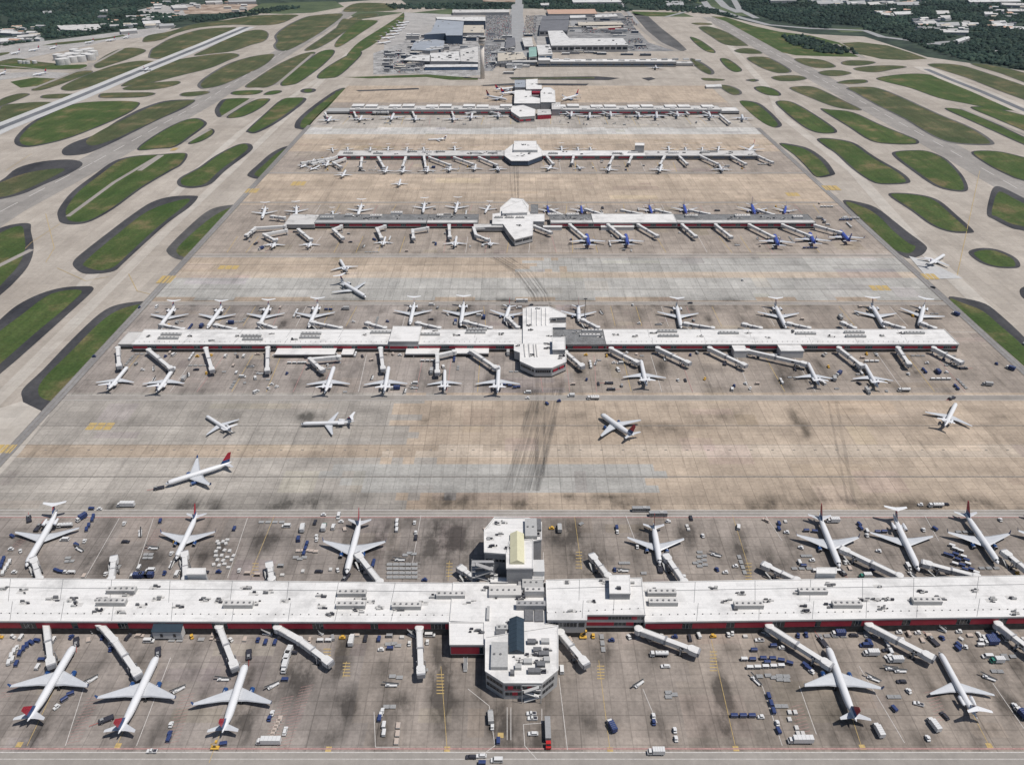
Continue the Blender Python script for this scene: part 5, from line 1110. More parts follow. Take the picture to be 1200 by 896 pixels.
def make(kind):
    big=kind in('b757',); e=empty('jet_airliner')
    tailc=None
    if kind in('b757','b737','b737n','blue'):
        L,r,span,zc,ht=dict(b757=(47.3,1.95,38,3.9,13.6),b737=(39.5,1.9,35.8,3.4,12.5),b737n=(33.6,1.9,34.3,3.4,12.5),blue=(33.6,1.95,34.3,3.4,12.5))[kind]
        body=M_cblue if kind=='blue' else M_plane
        fuselage(L,r,zc,body,M_wing if kind!='blue' else M_vred).build('fuselage',e,True)
        ry=L*.5-L*.335; ty=ry-span*.5*.53
        for s in (-1,1):
            w_,tip=wingmesh(s,ry,L*.205,span/2,ty,1.7,r,zc-r*.62,.095,M_wing); wo=w_.build('wing',e)
            if kind!='b737n':
                tx=s*span/2; tz=zc-r*.62+.095*(span/2-r*.55); wl_=MB(); c=1.6
                wl_.loft([[(tx,ty,tz),(tx+.12,ty-.6,tz),(tx,ty-c,tz),(tx-.12,ty-.6,tz)],[(tx+s*.5,ty-1.1,tz+2.3),(tx+s*.5+.05,ty-1.4,tz+2.3),(tx+s*.5,ty-1.9,tz+2.3),(tx+s*.5-.05,ty-1.4,tz+2.3)]],M_navy if kind!='blue' else M_cblue); wl_.build('winglet',wo)
            mb,_=wingmesh(s,-L*.5+L*.135,L*.095,span*.19,-L*.5+L*.045,1.5,.5,zc+r*.35,.1,M_wing,.1,False); mb.build('tailplane',e)
            ex=span*.175; engine(s*ex,ry-L*.045,zc-r*1.05,L*.1,1.15,M_navy if kind!='blue' else M_cblue,e,((s*ex,ry-L*.06,zc-r*.6),(s*ex,ry-L*.09,zc-r*.28)))
            gearmesh(s*2.9,L*.5-L*.53,zc-r*.6,fore=.6 if big else 0).build('main_gear',e)
        if kind=='blue': mb=fin(-L*.5+L*.185,L*.145,-L*.5+L*.035,2.4,zc+r*.75,ht,M_cblue,.4)
        else: mb=fin(-L*.5+L*.185,L*.145,-L*.5+L*.035,2.4,zc+r*.75,ht,M_navy,.4,[M_navy,M_red,M_red])
        mb.build('tail_fin',e); gearmesh(0,L*.5-L*.11,zc-r*.7,.4,.25).build('nose_gear',e)
    else:
        L,r,span,zc,ht=dict(md=(43.5,1.67,32.9,2.8,9.0),b717=(37.8,1.67,28.4,2.8,8.9),crj=(32.5,1.35,23.2,2.3,7.6))[kind]
        fuselage(L,r,zc,M_plane,M_wing).build('fuselage',e,True)
        ry=L*.5-L*.44; ty=ry-span*.5*.50
        for s in (-1,1):
            w_,tip=wingmesh(s,ry,L*.16,span/2,ty,1.3,r,zc-r*.7,.06,M_wing); w_.build('wing',e)
            mb,_=wingmesh(s,-L*.5+L*.085,L*.075,span*.185,-L*.5+L*.02,1.5,.05,ht,.02,M_plane,.09,False); mb.build('tailplane',e)
            ex=r*1.75; engine(s*ex,-L*.5+L*.245,zc+r*.55,L*.135,.85,M_plane,e,((s*ex*.9,-L*.5+L*.235,zc+r*.5),(s*r*.6,-L*.5+L*.235,zc+r*.3)))
            gearmesh(s*2.4,L*.5-L*.56,zc-r*.6,.5,.35).build('main_gear',e)
        fin(-L*.5+L*.19,L*.13,-L*.5+L*.08,L*.065,zc+r*.8,ht-.02,M_navy,.4,[M_plane,M_navy,M_red]).build('tail_fin',e)
        gearmesh(0,L*.5-L*.08,zc-r*.7,.35,.22).build('nose_gear',e)
    cockpit(L,r,zc,e); reg(e); return e,L
PROTO={}; PLEN={}
PLANES=[]   # (x,y,ref text)
def plane(kind,Z,nose,tail,label,ref,group='airliners on the apron and taxiways',zt=3.5):
    n=Vector(G(*Z(*nose),zt)); t=Vector(G(*Z(*tail),zt+2)); d=n-t
    if kind not in PROTO:
        e,L=make(kind); PROTO[kind]=e; PLEN[kind]=L; o=e
    else: o=copy_tree(PROTO[kind],KIDS)
    L=PLEN[kind]; s=min(1.12,max(.80,d.length/L)); c=n-d.normalized()*L*s/2
    o.location=(c.x,c.y,0); o.scale=(s,s,s); o.rotation_euler=(0,0,math.atan2(d.y,d.x)-math.pi/2)
    tag(o,label,'airliner',group); PLANES.append((c.x,c.y,ref)); return o
RowN={'Ef':'in front of the nearest concourse','Eb':'behind the nearest concourse','Df':'in front of the second concourse','Db':'behind the second concourse','Cf':'in front of the third concourse','Cb':'behind the third concourse','Bf':'in front of the fourth concourse','Bb':'behind the fourth concourse','Af':'in front of the fifth concourse','Ab':'behind the fifth concourse hub'}
KD={'b757':'long jet with red and navy tail','b737':'twin-engine jet with winglets','b737n':'short twin-engine jet','blue':'bright blue jet','md':'white T-tailed jet with rear engines','b717':'short white T-tailed jet','crj':'small white regional jet'}
rows={
 'Ef':[('b757',ZJ,(265,283),(95,552)),('b757',ZJ,(555,320),(415,595)),('b737',ZJ,(865,348),(780,590)),('b757',ZL,(508,288),(612,552)),('md',ZL,(903,303),(1040,535))],
 'Eb':[('md',ZG,(90,607),(200,405)),('b757',ZG,(618,582),(692,415)),('b757',ZH,(18,634),(66,438)),('b737n',ZH,(1120,597),(1098,455)),('b757',ZI,(552,612),(480,422)),('md',ZI,(832,622),(742,420)),('b757',ZI,(1110,600),(992,412)),('b757',ZI,(1362,600),(1244,412))],
 'Df':[('md',ZD,(447,740),(372,820)),('md',ZD,(613,740),(545,828)),('md',ZD,(1170,740),(1135,832)),('md',ZE,(166,740),(148,832)),('md',ZE,(362,750),(360,822)),('md',ZE,(551,738),(546,832)),('md',ZE,(1048,718),(1070,808)),('md',ZF,(437,725),(482,805)),('md',ZF,(635,730),(688,812))],
 'Db':[('md',ZD,(555,608),(612,525)),('md',ZD,(724,608),(778,525)),('md',ZD,(904,606),(943,522)),('md',ZD,(1080,606),(1114,518)),('md',ZE,(240,595),(256,512)),('md',ZE,(418,600),(429,510)),('b737n',ZE,(572,585),(590,525)),('b737n',ZE,(832,585),(830,525)),('md',ZE,(1190,608),(1173,518)),('md',ZF,(362,608),(322,518)),('md',ZF,(706,606),(657,512)),('md',ZF,(828,600),(848,520))],
 'Cf':[('b717',Q1,(217,278),(182,328)),('b717',Q1,(414,278),(386,325)),('crj',Q1,(824,268),(806,312)),('b717',Q2,(72,268),(60,322)),('crj',Q2,(255,275),(265,316)),('blue',Q2,(802,262),(820,322)),('blue',Q2,(1022,262),(1038,318)),('blue',Q3,(706,265),(735,325)),('blue',Q3,(905,255),(940,318)),('blue',Q3,(1075,242),(1135,300))],
 'Cb':[('b717',Q1,(130,168),(150,98)),('b717',Q1,(322,155),(322,90)),('crj',Q1,(530,160),(526,122)),('b717',Q1,(668,155),(695,72)),('b717',Q1,(1035,135),(1045,70)),('b717',Q2,(65,135),(80,68)),('b717',Q2,(232,135),(255,88)),('blue',Q2,(592,140),(582,90)),('blue',Q2,(778,140),(772,90)),('blue',Q3,(18,140),(3,88)),('blue',Q3,(212,140),(198,85)),('blue',Q3,(597,146),(580,85)),('blue',Q3,(765,140),(775,92))],
 'Bf':[('crj',R1,(150,483),(103,497)),('crj',R1,(196,458),(172,497)),('crj',R1,(280,508),(258,538)),('crj',R1,(122,450),(98,468)),('crj',R1,(95,470),(62,480)),('crj',R1,(575,490),(562,518)),('crj',R2,(410,482),(398,512)),('b717',R2,(668,482),(654,515)),('b717',R2,(952,480),(975,512)),('crj',R1,(490,490),(474,517)),('crj',R1,(694,488),(686,515)),('crj',R1,(809,480),(796,514)),('crj',R1,(933,478),(924,504)),('crj',R1,(1034,480),(1052,512)),('crj',R2,(122,475),(92,503)),('crj',R2,(238,480),(264,498))],
 'Bb':[('crj',R1,(215,415),(212,398)),('crj',R1,(400,412),(402,395)),('crj',R1,(490,410),(492,388)),('crj',R2,(870,412),(872,392)),('b737n',R2,(1100,418),(1145,368)),('crj',R1,(290,412),(288,390)),('crj',R1,(585,412),(587,390)),('crj',R1,(672,412),(670,392)),('b717',R1,(828,412),(826,388)),('b717',R2,(165,412),(163,386)),('crj',R2,(248,412),(246,392)),('crj',R2,(312,412),(310,394)),('b717',R2,(704,412),(702,386)),('crj',R2,(790,412),(788,392)),('b717',R2,(950,412),(955,386))],
 'Af':[('b737n',R1,(208,245),(180,272)),('b737n',R1,(362,240),(345,262)),('b757',R1,(522,230),(500,268)),('b737n',R1,(1045,225),(1050,258)),('b737n',R1,(632,240),(625,270)),('b737n',R1,(822,240),(818,270)),('b737',R1,(915,228),(905,262)),('b737',R2,(305,225),(300,262)),('b737n',R2,(550,225),(555,260)),('b757',R2,(640,222),(640,262)),('b757',R2,(215,215),(205,266)),('b757',R2,(408,215),(412,268)),('b757',R2,(742,215),(750,266)),('b757',R2,(900,222),(918,254)),('b737',R2,(1068,235),(1078,258))],
 'Ab':[('b757',R1,(1135,98),(1030,105)),('b757',R1,(1175,118),(1045,128)),('b757',R1,(1090,160),(980,135)),('b757',R2,(165,160),(275,125))]}
for rk,lst in rows.items():
    lst=sorted(lst,key=lambda q:q[1](*q[2])[0]); n_=len(lst)
    for i,(k,Z,a,b_) in enumerate(lst):
        w_=ORD[i]; 
        if rk in('Cf','Cb'):
            same=[q for q in lst if (q[0]=='blue')==(k=='blue')]; w_=ORD[same.index(lst[i])]; ds_='blue' if k=='blue' else 'white'
            lab=f"{KD[k]}, {w_} {ds_} one from left {RowN[rk]}"
        else: lab=f"{KD[k]}, {w_} from left {RowN[rk]}"
        row={'E':'nearest','D':'second','C':'third','B':'fourth','A':'fifth'}[rk[0]]; side='front' if rk[1]=='f' else 'rear'
        plane(k,Z,a,b_,lab,f"{ORD[i]} jet in {row} {side} row")
tx=[('b757',ZG,(580,320),(815,238),'long white jet with red tail being towed left across the taxi lanes','towed jet with red tail'),
 ('md',ZG,(722,75),(815,128),'white rear-engined jet nosing up and left, topmost on the left taxi lanes','left taxiing jet'),
 ('md',ZG,(1056,105),(1245,92),'white T-tailed jet pointing straight left on the middle taxi lane','jet pointing straight left'),
 ('b737n',ZH,(912,75),(1028,148),'short white jet with red tail pointing up left near the picture centre','central taxiing jet'),
 ('md',ZI,(963,32),(922,112),'white rear-engined jet alone on the right taxi lane, nose away from camera','jet alone on right taxi lane'),
 ('b717',Q1,(568,400),(608,462),'smaller white jet, upper of the pair taxiing below the third concourse','upper jet of taxiing pair'),
 ('md',Q1,(714,612),(560,508),'larger white T-tailed jet, lower of the pair taxiing below the third concourse','lower jet of taxiing pair'),
 ('b717',ZF,(918,352),(862,382),'white jet taxiing by itself on the right hand taxiway among the grass islands','jet on right taxiway'),
 ('b717',R1,(690,355),(785,345),'distant white jet side on between the fourth and fifth concourses','distant side-on jet'),
 ('crj',R1,(555,553),(543,582),'tiny white jet on the tan apron between the third and fourth concourses','tiny jet on tan apron'),
 ('b717',ZB,(615,232),(605,245),'distant jet parked left of the blue glass farthest concourse','jet at farthest concourse'),
 ('b737n',ZB,(1105,232),(1108,248),'distant jet parked at the right end of the farthest concourse','jet at farthest right end'),
 ('b737n',ZO,(870,398),(845,408),'white jet on the left runway near the tank farm','jet on left runway')]
for k,Z,a,b_,l,r_ in tx: plane(k,Z,a,b_,l,r_)
lp=[('b757',ZO,(62,316),(105,300)),('b757',ZO,(165,298),(205,285)),('b757',ZO,(495,252),(538,238)),('b757',ZO,(615,240),(655,228)),('b757',ZO,(720,222),(752,208)),('b757',ZO,(-5,436),(26,416)),('b757',ZO,(188,440),(250,422)),('b757',ZO,(290,285),(330,268))]
lp.sort(key=lambda q:q[2][0])
for i,(k,Z,a,b_) in enumerate(lp): plane(k,Z,a,b_,f"distant white jet around the far left tank farm, {ORD[i]} from left",'jets by the tank farm','jets parked by the far left tank farm')
hn=[(115,152,175,146),(132,134,190,130),(145,122,205,118),(160,110,215,106),(175,100,225,97),(185,90,232,86),(195,80,240,77)]
for i,(a,b_,c,d_) in enumerate(hn): plane('md',ZB,(c,d_),(a,b_),f"white jet in the row beside the far maintenance hangar, {ORD[i]} nearest the camera",'jets by the hangar','jets parked beside the maintenance hangar')

# ---------------- boarding bridges ----------------
def bridge(Z,pts,label,far=False):
    zt=6.3; W=[Vector(G(*Z(*p),zt)) for p in pts]; o=W[0].copy()
    e=tag(empty('boarding_bridge',o.x,o.y),label,'boarding bridge','boarding bridges along the concourses')
    L=[p-o for p in W]; k=10 if not far else 8
    mb=MB(); mb.tube((0,0,3.3),(0,0,6.5),2.1,2.1,M_bridge,k); mb.tube((0,0,6.5),(0,0,6.8),2.3,1.6,M_bridge,k); r_=mb.build('rotunda',e)
    mb=MB(); mb.tube((0,0,0),(0,0,3.29),.5,.5,M_bridged,8); mb.box(-1.4,1.4,-1.4,1.4,0,.3,M_bridged); mb.build('support_column',r_)
    end=L[-1]; dlast=(L[-1]-L[-2]).normalized(); tip=end-dlast*3.2
    segs=[(L[i],L[i+1] if i<len(L)-2 else tip) for i in range(len(L)-1)]
    for si,(a,b_) in enumerate(segs):
        d=(b_-a); ln=d.length
        if ln<1: continue
        d.normalize(); n=Vector((-d.y,d.x)); m=a+d*ln*.52; mb=MB()
        mb.bar(a,m,3.1,3.5,6.3,M_bridge); 
        if si<len(segs)-1: mb.bar(m,b_,3.1,3.55,6.25,M_bridge)
        q=MB() 
        nn=max(2,int(ln/2/3))
        if not far:
            for s in (-1,1):
                for j in range(nn):
                    p=a+d*((j+.5)*ln*.5/nn)+n*s*1.565; mb.bar(p-d*.06,p+d*.06,.06,3.6,6.2,M_bridged)
            mb.bar(a+n*1.3,m+n*1.3,.2,6.303,6.42,M_fascia); mb.bar(a-n*1.3,m-n*1.3,.2,6.303,6.42,M_fascia); mb.bar(a-n*1.2,m-n*1.2,.5,3.2,3.48,M_bridged)
        t=mb.build('tunnel',e)
        if si==len(segs)-1:
            mb=MB(); mb.bar(m,b_,2.7,3.6,6.05,M_bridge); 
            p=a+d*ln*.83+n*0; mb.bar(p-d*1-n*1.375,p+d*1-n*1.375,.05,4.3,5.5,M_glass); mb.bar(p-d*1+n*1.375,p+d*1+n*1.375,.05,4.3,5.5,M_glass)
            mb.bar(a+d*ln*.5,a+d*ln*.535,3.5,3.4,6.5,M_bridged); mb.build('sliding_tunnel',e)
        else:
            mb=MB(); mb.tube((b_.x,b_.y,3.3),(b_.x,b_.y,6.55),1.9,1.9,M_bridge,k); mb.tube((b_.x,b_.y,0),(b_.x,b_.y,3.29),.45,.45,M_bridged,8); mb.build('middle_rotunda',e)
    n=Vector((-dlast.y,dlast.x)); c=MB()
    c.tube((tip.x,tip.y,3.4),(tip.x,tip.y,6.35),2.2,2.2,M_bridge,k); c.bar(tip+dlast*.3,end,4.2,3.4,6.2,M_bridge); co_=c.build('cab',e)
    c=MB(); c.bar(end+dlast*.01,end+dlast*.9,3.8,3.5,6.1,M_bridged); c.build('bellows_canopy',co_)
    dr=MB(); q=tip-dlast*5
    for s in (-1,1):
        p=q+n*s*2.0; dr.tube((p.x,p.y,1),(p.x,p.y,5.2),.28,.28,M_bridged,6); a=p-dlast*.9; b_=p+dlast*.9
        for w2 in (a,b_): dr.tube((w2.x-n.x*.25,w2.y-n.y*.25,.6),(w2.x+n.x*.25,w2.y+n.y*.25,.6),.6,.6,M_dark,10)
    dr.bar(q-n*2.3,q+n*2.3,.6,.9,1.4,M_bridged); dr.build('drive_unit',e)
    if not far:
        s_=MB(); a=tip+n*2.4
        s_.loft([[(a.x,a.y,3.3),(a.x+n.x*1,a.y+n.y*1,3.3),(a.x+n.x*1,a.y+n.y*1,3.5),(a.x,a.y,3.5)],[(a.x-dlast.x*4.6,a.y-dlast.y*4.6,.1),(a.x-dlast.x*4.6+n.x,a.y-dlast.y*4.6+n.y,.1),(a.x-dlast.x*4.6+n.x,a.y-dlast.y*4.6+n.y,.3),(a.x-dlast.x*4.6,a.y-dlast.y*4.6,.3)]],M_unit); s_.build('service_stair',e)
    return e
JB={
 'front of the nearest concourse':[(ZJ,[(160,205),(178,352)]),(ZJ,[(350,210),(402,268),(485,388)]),(ZJ,[(770,220),(825,362)]),(ZJ,[(975,222),(1052,265),(1160,345)]),(ZK,[(274,225),(280,385)]),(ZK,[(770,240),(862,350)]),(ZK,[(1045,228),(1255,305)]),(ZL,[(305,218),(522,355)]),(ZL,[(655,212),(882,328)]),(ZL,[(1110,210),(1240,310)])],
 'rear of the nearest concourse':[(ZG,[(138,652),(115,578)]),(ZG,[(390,652),(400,572)]),(ZG,[(652,650),(648,556)]),(ZG,[(955,652),(945,594)]),(ZH,[(135,662),(56,562)]),(ZH,[(472,650),(415,608)]),(ZH,[(937,640),(880,565)]),(ZH,[(1205,660),(1140,565)]),(ZI,[(402,655),(283,597)]),(ZI,[(762,640),(558,542)]),(ZI,[(1034,642),(845,592)]),(ZI,[(1225,630),(1130,552)])],
 'front of the second concourse':[(ZD,[(412,678),(416,742)]),(ZD,[(520,685),(600,750)]),(ZD,[(720,680),(742,755)]),(ZD,[(937,678),(935,758)]),(ZD,[(1185,708),(1085,716),(1130,755)]),(ZE,[(137,680),(146,752)]),(ZE,[(395,690),(336,702),(336,765)]),(ZE,[(455,688),(545,748)]),(ZE,[(785,692),(845,742)]),(ZE,[(945,680),(1040,728)]),(ZE,[(1108,678),(1220,730)]),(ZF,[(95,678),(222,738)]),(ZF,[(228,686),(435,732)]),(ZF,[(548,678),(630,740)]),(ZF,[(755,678),(795,735)]),(ZF,[(880,678),(978,728)])],
 'rear of the second concourse':[(ZD,[(640,612),(560,594)]),(ZD,[(822,612),(750,595)]),(ZD,[(962,608),(905,588)]),(ZD,[(1192,608),(1090,586)]),(ZE,[(152,608),(86,588)]),(ZE,[(342,608),(262,588)]),(ZE,[(522,608),(430,583)]),(ZE,[(618,606),(582,570)]),(ZE,[(898,606),(842,576)]),(ZF,[(105,608),(5,590)]),(ZF,[(272,608),(210,592)]),(ZF,[(442,608),(366,589)]),(ZF,[(602,608),(558,586)]),(ZF,[(772,608),(706,587)]),(ZF,[(882,608),(838,589)])],
 'front of the third concourse':[(Q1,[(258,212),(92,222),(38,265)]),(Q1,[(265,235),(140,258),(205,292)]),(Q1,[(335,232),(405,288)]),(Q1,[(575,212),(530,230),(585,280)]),(Q1,[(820,212),(775,225),(803,280)]),(Q1,[(1060,222),(977,234),(982,282)]),(Q1,[(1182,208),(1186,275)]),(Q2,[(330,212),(168,222),(182,262),(250,288)]),(Q2,[(510,212),(605,248)]),(Q2,[(710,205),(800,278)]),(Q2,[(925,205),(1015,278)]),(Q2,[(1095,205),(1205,268)]),(Q3,[(190,205),(268,270)]),(Q3,[(378,205),(468,274)]),(Q3,[(568,205),(708,274)]),(Q3,[(755,205),(918,268)]),(Q3,[(938,208),(1088,248)])],
 'rear of the third concourse':[(Q1,[(440,158),(305,148)]),(Q1,[(255,165),(180,155)]),(Q1,[(640,158),(660,150)]),(Q2,[(665,150),(598,118)]),(Q2,[(890,145),(795,115)]),(Q2,[(1112,145),(998,120)]),(Q3,[(120,140),(38,118)]),(Q3,[(340,145),(230,120)]),(Q3,[(702,148),(612,118)])],
 'front of the fourth concourse':[(R1,[(360,448),(355,495)]),(R1,[(442,445),(472,495)]),(R1,[(580,445),(565,490)]),(R1,[(672,440),(682,495)]),(R1,[(700,445),(805,483)]),(R1,[(825,445),(920,478)]),(R1,[(950,445),(1040,483)]),(R1,[(275,450),(215,470),(255,492)]),(R1,[(232,442),(108,478)]),(R1,[(205,448),(55,472)]),(R2,[(85,435),(122,478)]),(R2,[(225,435),(215,475)]),(R2,[(425,435),(403,480)]),(R2,[(515,440),(500,475)]),(R2,[(680,440),(658,480)]),(R2,[(750,435),(795,478)]),(R2,[(855,435),(950,478)]),(R2,[(1010,435),(1090,478)]),(R2,[(1155,440),(1225,470)])],
 'front of the fifth concourse':[(R1,[(175,222),(188,245)]),(R1,[(320,215),(332,243)]),(R1,[(490,218),(415,218)]),(R1,[(612,210),(627,243)]),(R1,[(808,205),(822,240)]),(R1,[(985,208),(880,224)]),(R1,[(988,212),(1055,228)]),(R2,[(172,208),(205,228)]),(R2,[(352,210),(402,228)]),(R2,[(520,205),(548,225)]),(R2,[(680,208),(742,228)]),(R2,[(782,210),(802,228)]),(R2,[(870,215),(902,228)]),(R2,[(960,232),(1008,272)])]}
for nm,lst in JB.items():
    lst.sort(key=lambda q:q[0](*q[1][0])[0]); far='third' in nm or 'fourth' in nm or 'fifth' in nm
    for i,(Z,pts) in enumerate(lst): bridge(Z,pts,f"white covered boarding bridge, {ORD[i]} from left at {nm}",far)
# ---------------- ground vehicles ----------------
def wheels(e,pts,r,w_=.3):
    for x,y in pts:
        mb=MB(); mb.tube((x-w_/2,y,r),(x+w_/2,y,r),r,r,M_dark,10); mb.tube((x+(w_/2+.005)*(1 if x>0 else -1),y,r),(x+(w_/2+.03)*(1 if x>0 else -1),y,r),r*.5,r*.5,M_unit,8); mb.build('wheel',e)
def cabin(mb,x0,x1,y0,y1,z0,z1,m,inset_=.2,f_=.35):
    b=[(x0,y0,z0),(x1,y0,z0),(x1,y1,z0),(x0,y1,z0)]; t=[(x0+inset_*.6,y0+inset_,z1),(x1-inset_*.6,y0+inset_,z1),(x1-inset_*.6,y1-f_,z1),(x0+inset_*.6,y1-f_,z1)]
    mb.loft([b,t],m)
def panes(e,x0,x1,y0,y1,z0,z1,ins=.2,f_=.35):   # glass set just outside a tapered cabin: front, rear, two sides
    mb=MB(); o=.03
    def P3(x,y,z): return (x,y,z)
    a,b_=.15,.85; zl=z0+(z1-z0)*a; zh=z0+(z1-z0)*b_; 
    fy=lambda u:y1-f_*u+o; ry=lambda u:y0+ins*u-o; lx=lambda u:x0+ins*.6*u-o; rx=lambda u:x1-ins*.6*u+o
    mb.face([(x1-.15,fy(a),zl),(x0+.15,fy(a),zl),(x0+.25,fy(b_),zh),(x1-.25,fy(b_),zh)],M_glass); mb.build('windscreen',e)
    for X,nm in ((lx,'side_window'),(rx,'side_window')):
        mb=MB(); pts=[(X(a),y1-f_*a-.12,zl),(X(a),y0+ins*a+.12,zl),(X(b_),y0+ins*b_+.12,zh),(X(b_),y1-f_*b_-.12,zh)]; mb.face(pts if X is lx else pts[::-1],M_glass); mb.build(nm,e)
    mb=MB(); mb.face([(x0+.2,ry(a),zl),(x1-.2,ry(a),zl),(x1-.3,ry(b_),zh),(x0+.3,ry(b_),zh)],M_glass); mb.build('rear_window',e)
def V_car(e,m=None,pick=False):
    m=m or M_vwhite; mb=MB(); mb.loft([[(-.9,-2.3,.35),(.9,-2.3,.35),(.9,2.3,.35),(-.9,2.3,.35)],[(-.92,-2.35,.7),(.92,-2.35,.7),(.92,2.35,.65),(-.92,2.35,.65)],[(-.85,-2.25,1.0),(.85,-2.25,1.0),(.85,2.2,.92),(-.85,2.2,.92)]],m)
    if pick: mb.box(-.7,.7,-2.1,-.6,1.003,1.02,M_vdark)
    mb.build('body',e); c=MB(); y0,y1=(-.5,1.1) if pick else (-1.9,1.2); cabin(c,-.82,.82,y0,y1,1.0,1.5+.1*pick,m,.25,.55); co_=c.build('cabin',e); panes(e,-.82,.82,y0,y1,1.0,1.5+.1*pick,.25,.55)
    wheels(e,[(-.85,1.4),(.85,1.4),(-.85,-1.4),(.85,-1.4)],.34)
def V_van(e,m=None):
    m=m or M_vwhite; mb=MB(); mb.loft([[(-1,-2.7,.4),(1,-2.7,.4),(1,2.7,.4),(-1,2.7,.4)],[(-1,-2.7,1.1),(1,-2.7,1.1),(1,2.65,1.0),(-1,2.65,1.0)]],m); mb.build('body',e)
    c=MB(); cabin(c,-.98,.98,-2.65,1.9,1.1,2.15,m,.12,.7); c.build('cabin',e); panes(e,-.98,.98,-2.65,1.9,1.1,2.15,.12,.7); wheels(e,[(-.95,1.7),(.95,1.7),(-.95,-1.7),(.95,-1.7)],.36)
def V_box(e,L=7.5,m=None,boxm=None,h=3.3,z0=.9):
    m=m or M_vwhite; mb=MB(); mb.box(-.5,.5,-L/2,L/2-.3,.5,.88,M_vdark); mb.build('chassis',e)
    mb=MB(); mb.box(-1.25,1.25,-L/2,L/2-2.2,z0,h,boxm or M_vwhite); 
    for k in range(1,5): y=-L/2+(L-2.2)*k/5; mb.box(-1.27,1.27,y-.04,y+.04,h+.002,h+.03,M_vgrey)
    mb.build('cargo_box',e)
    c=MB(); c.box(-1.1,1.1,L/2-2.05,L/2,.55,1.4,m); cabin(c,-1.1,1.1,L/2-2.05,L/2-.15,1.403,2.35,m,.1,.5); c.build('cab',e); panes(e,-1.1,1.1,L/2-2.05,L/2-.15,1.4,2.35,.1,.5)
    wheels(e,[(-1.05,L/2-1),(1.05,L/2-1),(-1.05,-L/2+1.3),(1.05,-L/2+1.3)],.48,.4)
def V_tank(e):
    L=9; mb=MB(); mb.box(-.6,.6,-L/2,L/2-.3,.5,.95,M_vdark); mb.build('chassis',e)
    mb=MB(); mb.tube((0,-L/2,2),(0,L/2-2.6,2),1.15,1.15,M_vwhite,14)
    for k in range(3): mb.tube((0,-L/2+1.5+k*1.8,3.1),(0,-L/2+1.5+k*1.8,3.35),.35,.35,M_unit,8)
    mb.build('tank',e)
    c=MB(); c.box(-1.15,1.15,L/2-2.2,L/2,.55,1.5,M_vwhite); cabin(c,-1.15,1.15,L/2-2.2,L/2-.1,1.503,2.5,M_vwhite,.1,.4); c.build('cab',e); panes(e,-1.15,1.15,L/2-2.2,L/2-.1,1.5,2.5,.1,.4)
    wheels(e,[(-1.1,L/2-1),(1.1,L/2-1),(-1.1,-L/2+1.2),(1.1,-L/2+1.2),(-1.1,-L/2+2.5),(1.1,-L/2+2.5)],.5,.4)
def V_semi(e):
    mb=MB(); mb.box(-1.25,1.25,-7.5,3.8,1.1,3.6,M_vgrey); mb.build('trailer',e); mb=MB(); mb.box(-.5,.5,-7.3,7,.55,1.0,M_vdark); mb.build('chassis',e)
    c=MB(); c.box(-1.15,1.15,4.5,7.3,.6,1.8,M_vred); cabin(c,-1.15,1.15,4.5,6.6,1.803,3.1,M_vred,.1,.4); c.build('cab',e); panes(e,-1.15,1.15,4.5,6.6,1.8,3.1,.1,.4)
    wheels(e,[(-1.1,6.3),(1.1,6.3),(-1.1,3),(1.1,3),(-1.1,-5.4),(1.1,-5.4),(-1.1,-6.6),(1.1,-6.6)],.5,.4)
def V_bus(e,m=None):
    m=m or M_vwhite; mb=MB(); mb.box(-1.25,1.25,-5.5,5.5,.4,1.5,m); mb.box(-1.2,1.2,-5.45,5.45,1.502,2.5,M_glass); mb.box(-1.25,1.25,-5.5,5.5,2.502,3.0,m)
    for k in range(8): 
        y=-5.2+k*1.45
        for s in (-1,1): mb.box(s*1.22-.03,s*1.22+.03,y-.08,y+.08,1.51,2.49,m)
    mb.build('body',e); mb=MB(); mb.box(-.8,.8,-3,-1,3.003,3.3,M_unit); mb.build('roof_unit',e); wheels(e,[(-1.1,3.8),(1.1,3.8),(-1.1,-3.5),(1.1,-3.5)],.5,.4)
def V_cart(e,m=None):
    m=m or M_vblue; mb=MB(); mb.box(-.8,.8,-1.6,1.6,.4,.6,M_vgrey); mb.bar((0,1.6),(0,2.4),.1,.4,.48,M_vdark); mb.build('deck',e)
    mb=MB(); mb.box(-.78,.78,-1.55,1.55,.603,1.75,m); 
    for s in (-1,1): mb.box(s*.79-.015,s*.79+.015,-1.3,-.1,.8,1.55,M_vdark); mb.box(s*.79-.015,s*.79+.015,.1,1.3,.8,1.55,M_vdark)
    mb.loft([[(-.85,-1.62,1.752),(.85,-1.62,1.752),(.85,1.62,1.752),(-.85,1.62,1.752)],[(-.5,-1.5,1.95),(.5,-1.5,1.95),(.5,1.5,1.95),(-.5,1.5,1.95)]],m); mb.build('canopy',e)
    wheels(e,[(-.7,1.1),(.7,1.1),(-.7,-1.1),(.7,-1.1)],.25,.2)
def V_dolly(e,m=None,load=False):
    mb=MB(); mb.box(-1.05,1.05,-1.6,1.6,.4,.52,M_vgrey)
    for k in range(6): y=-1.4+k*.56; mb.tube((-1,y,.58),(1,y,.58),.07,.07,M_unit,6)
    mb.bar((0,1.6),(0,2.3),.1,.4,.46,M_vdark); mb.build('deck',e)
    if load: mb=MB(); mb.box(-.95,.95,-1.45,1.45,.66,.95,m or M_tan); mb.build('loaded_pallet',e)
    wheels(e,[(-.9,1.1),(.9,1.1),(-.9,-1.1),(.9,-1.1)],.22,.2)
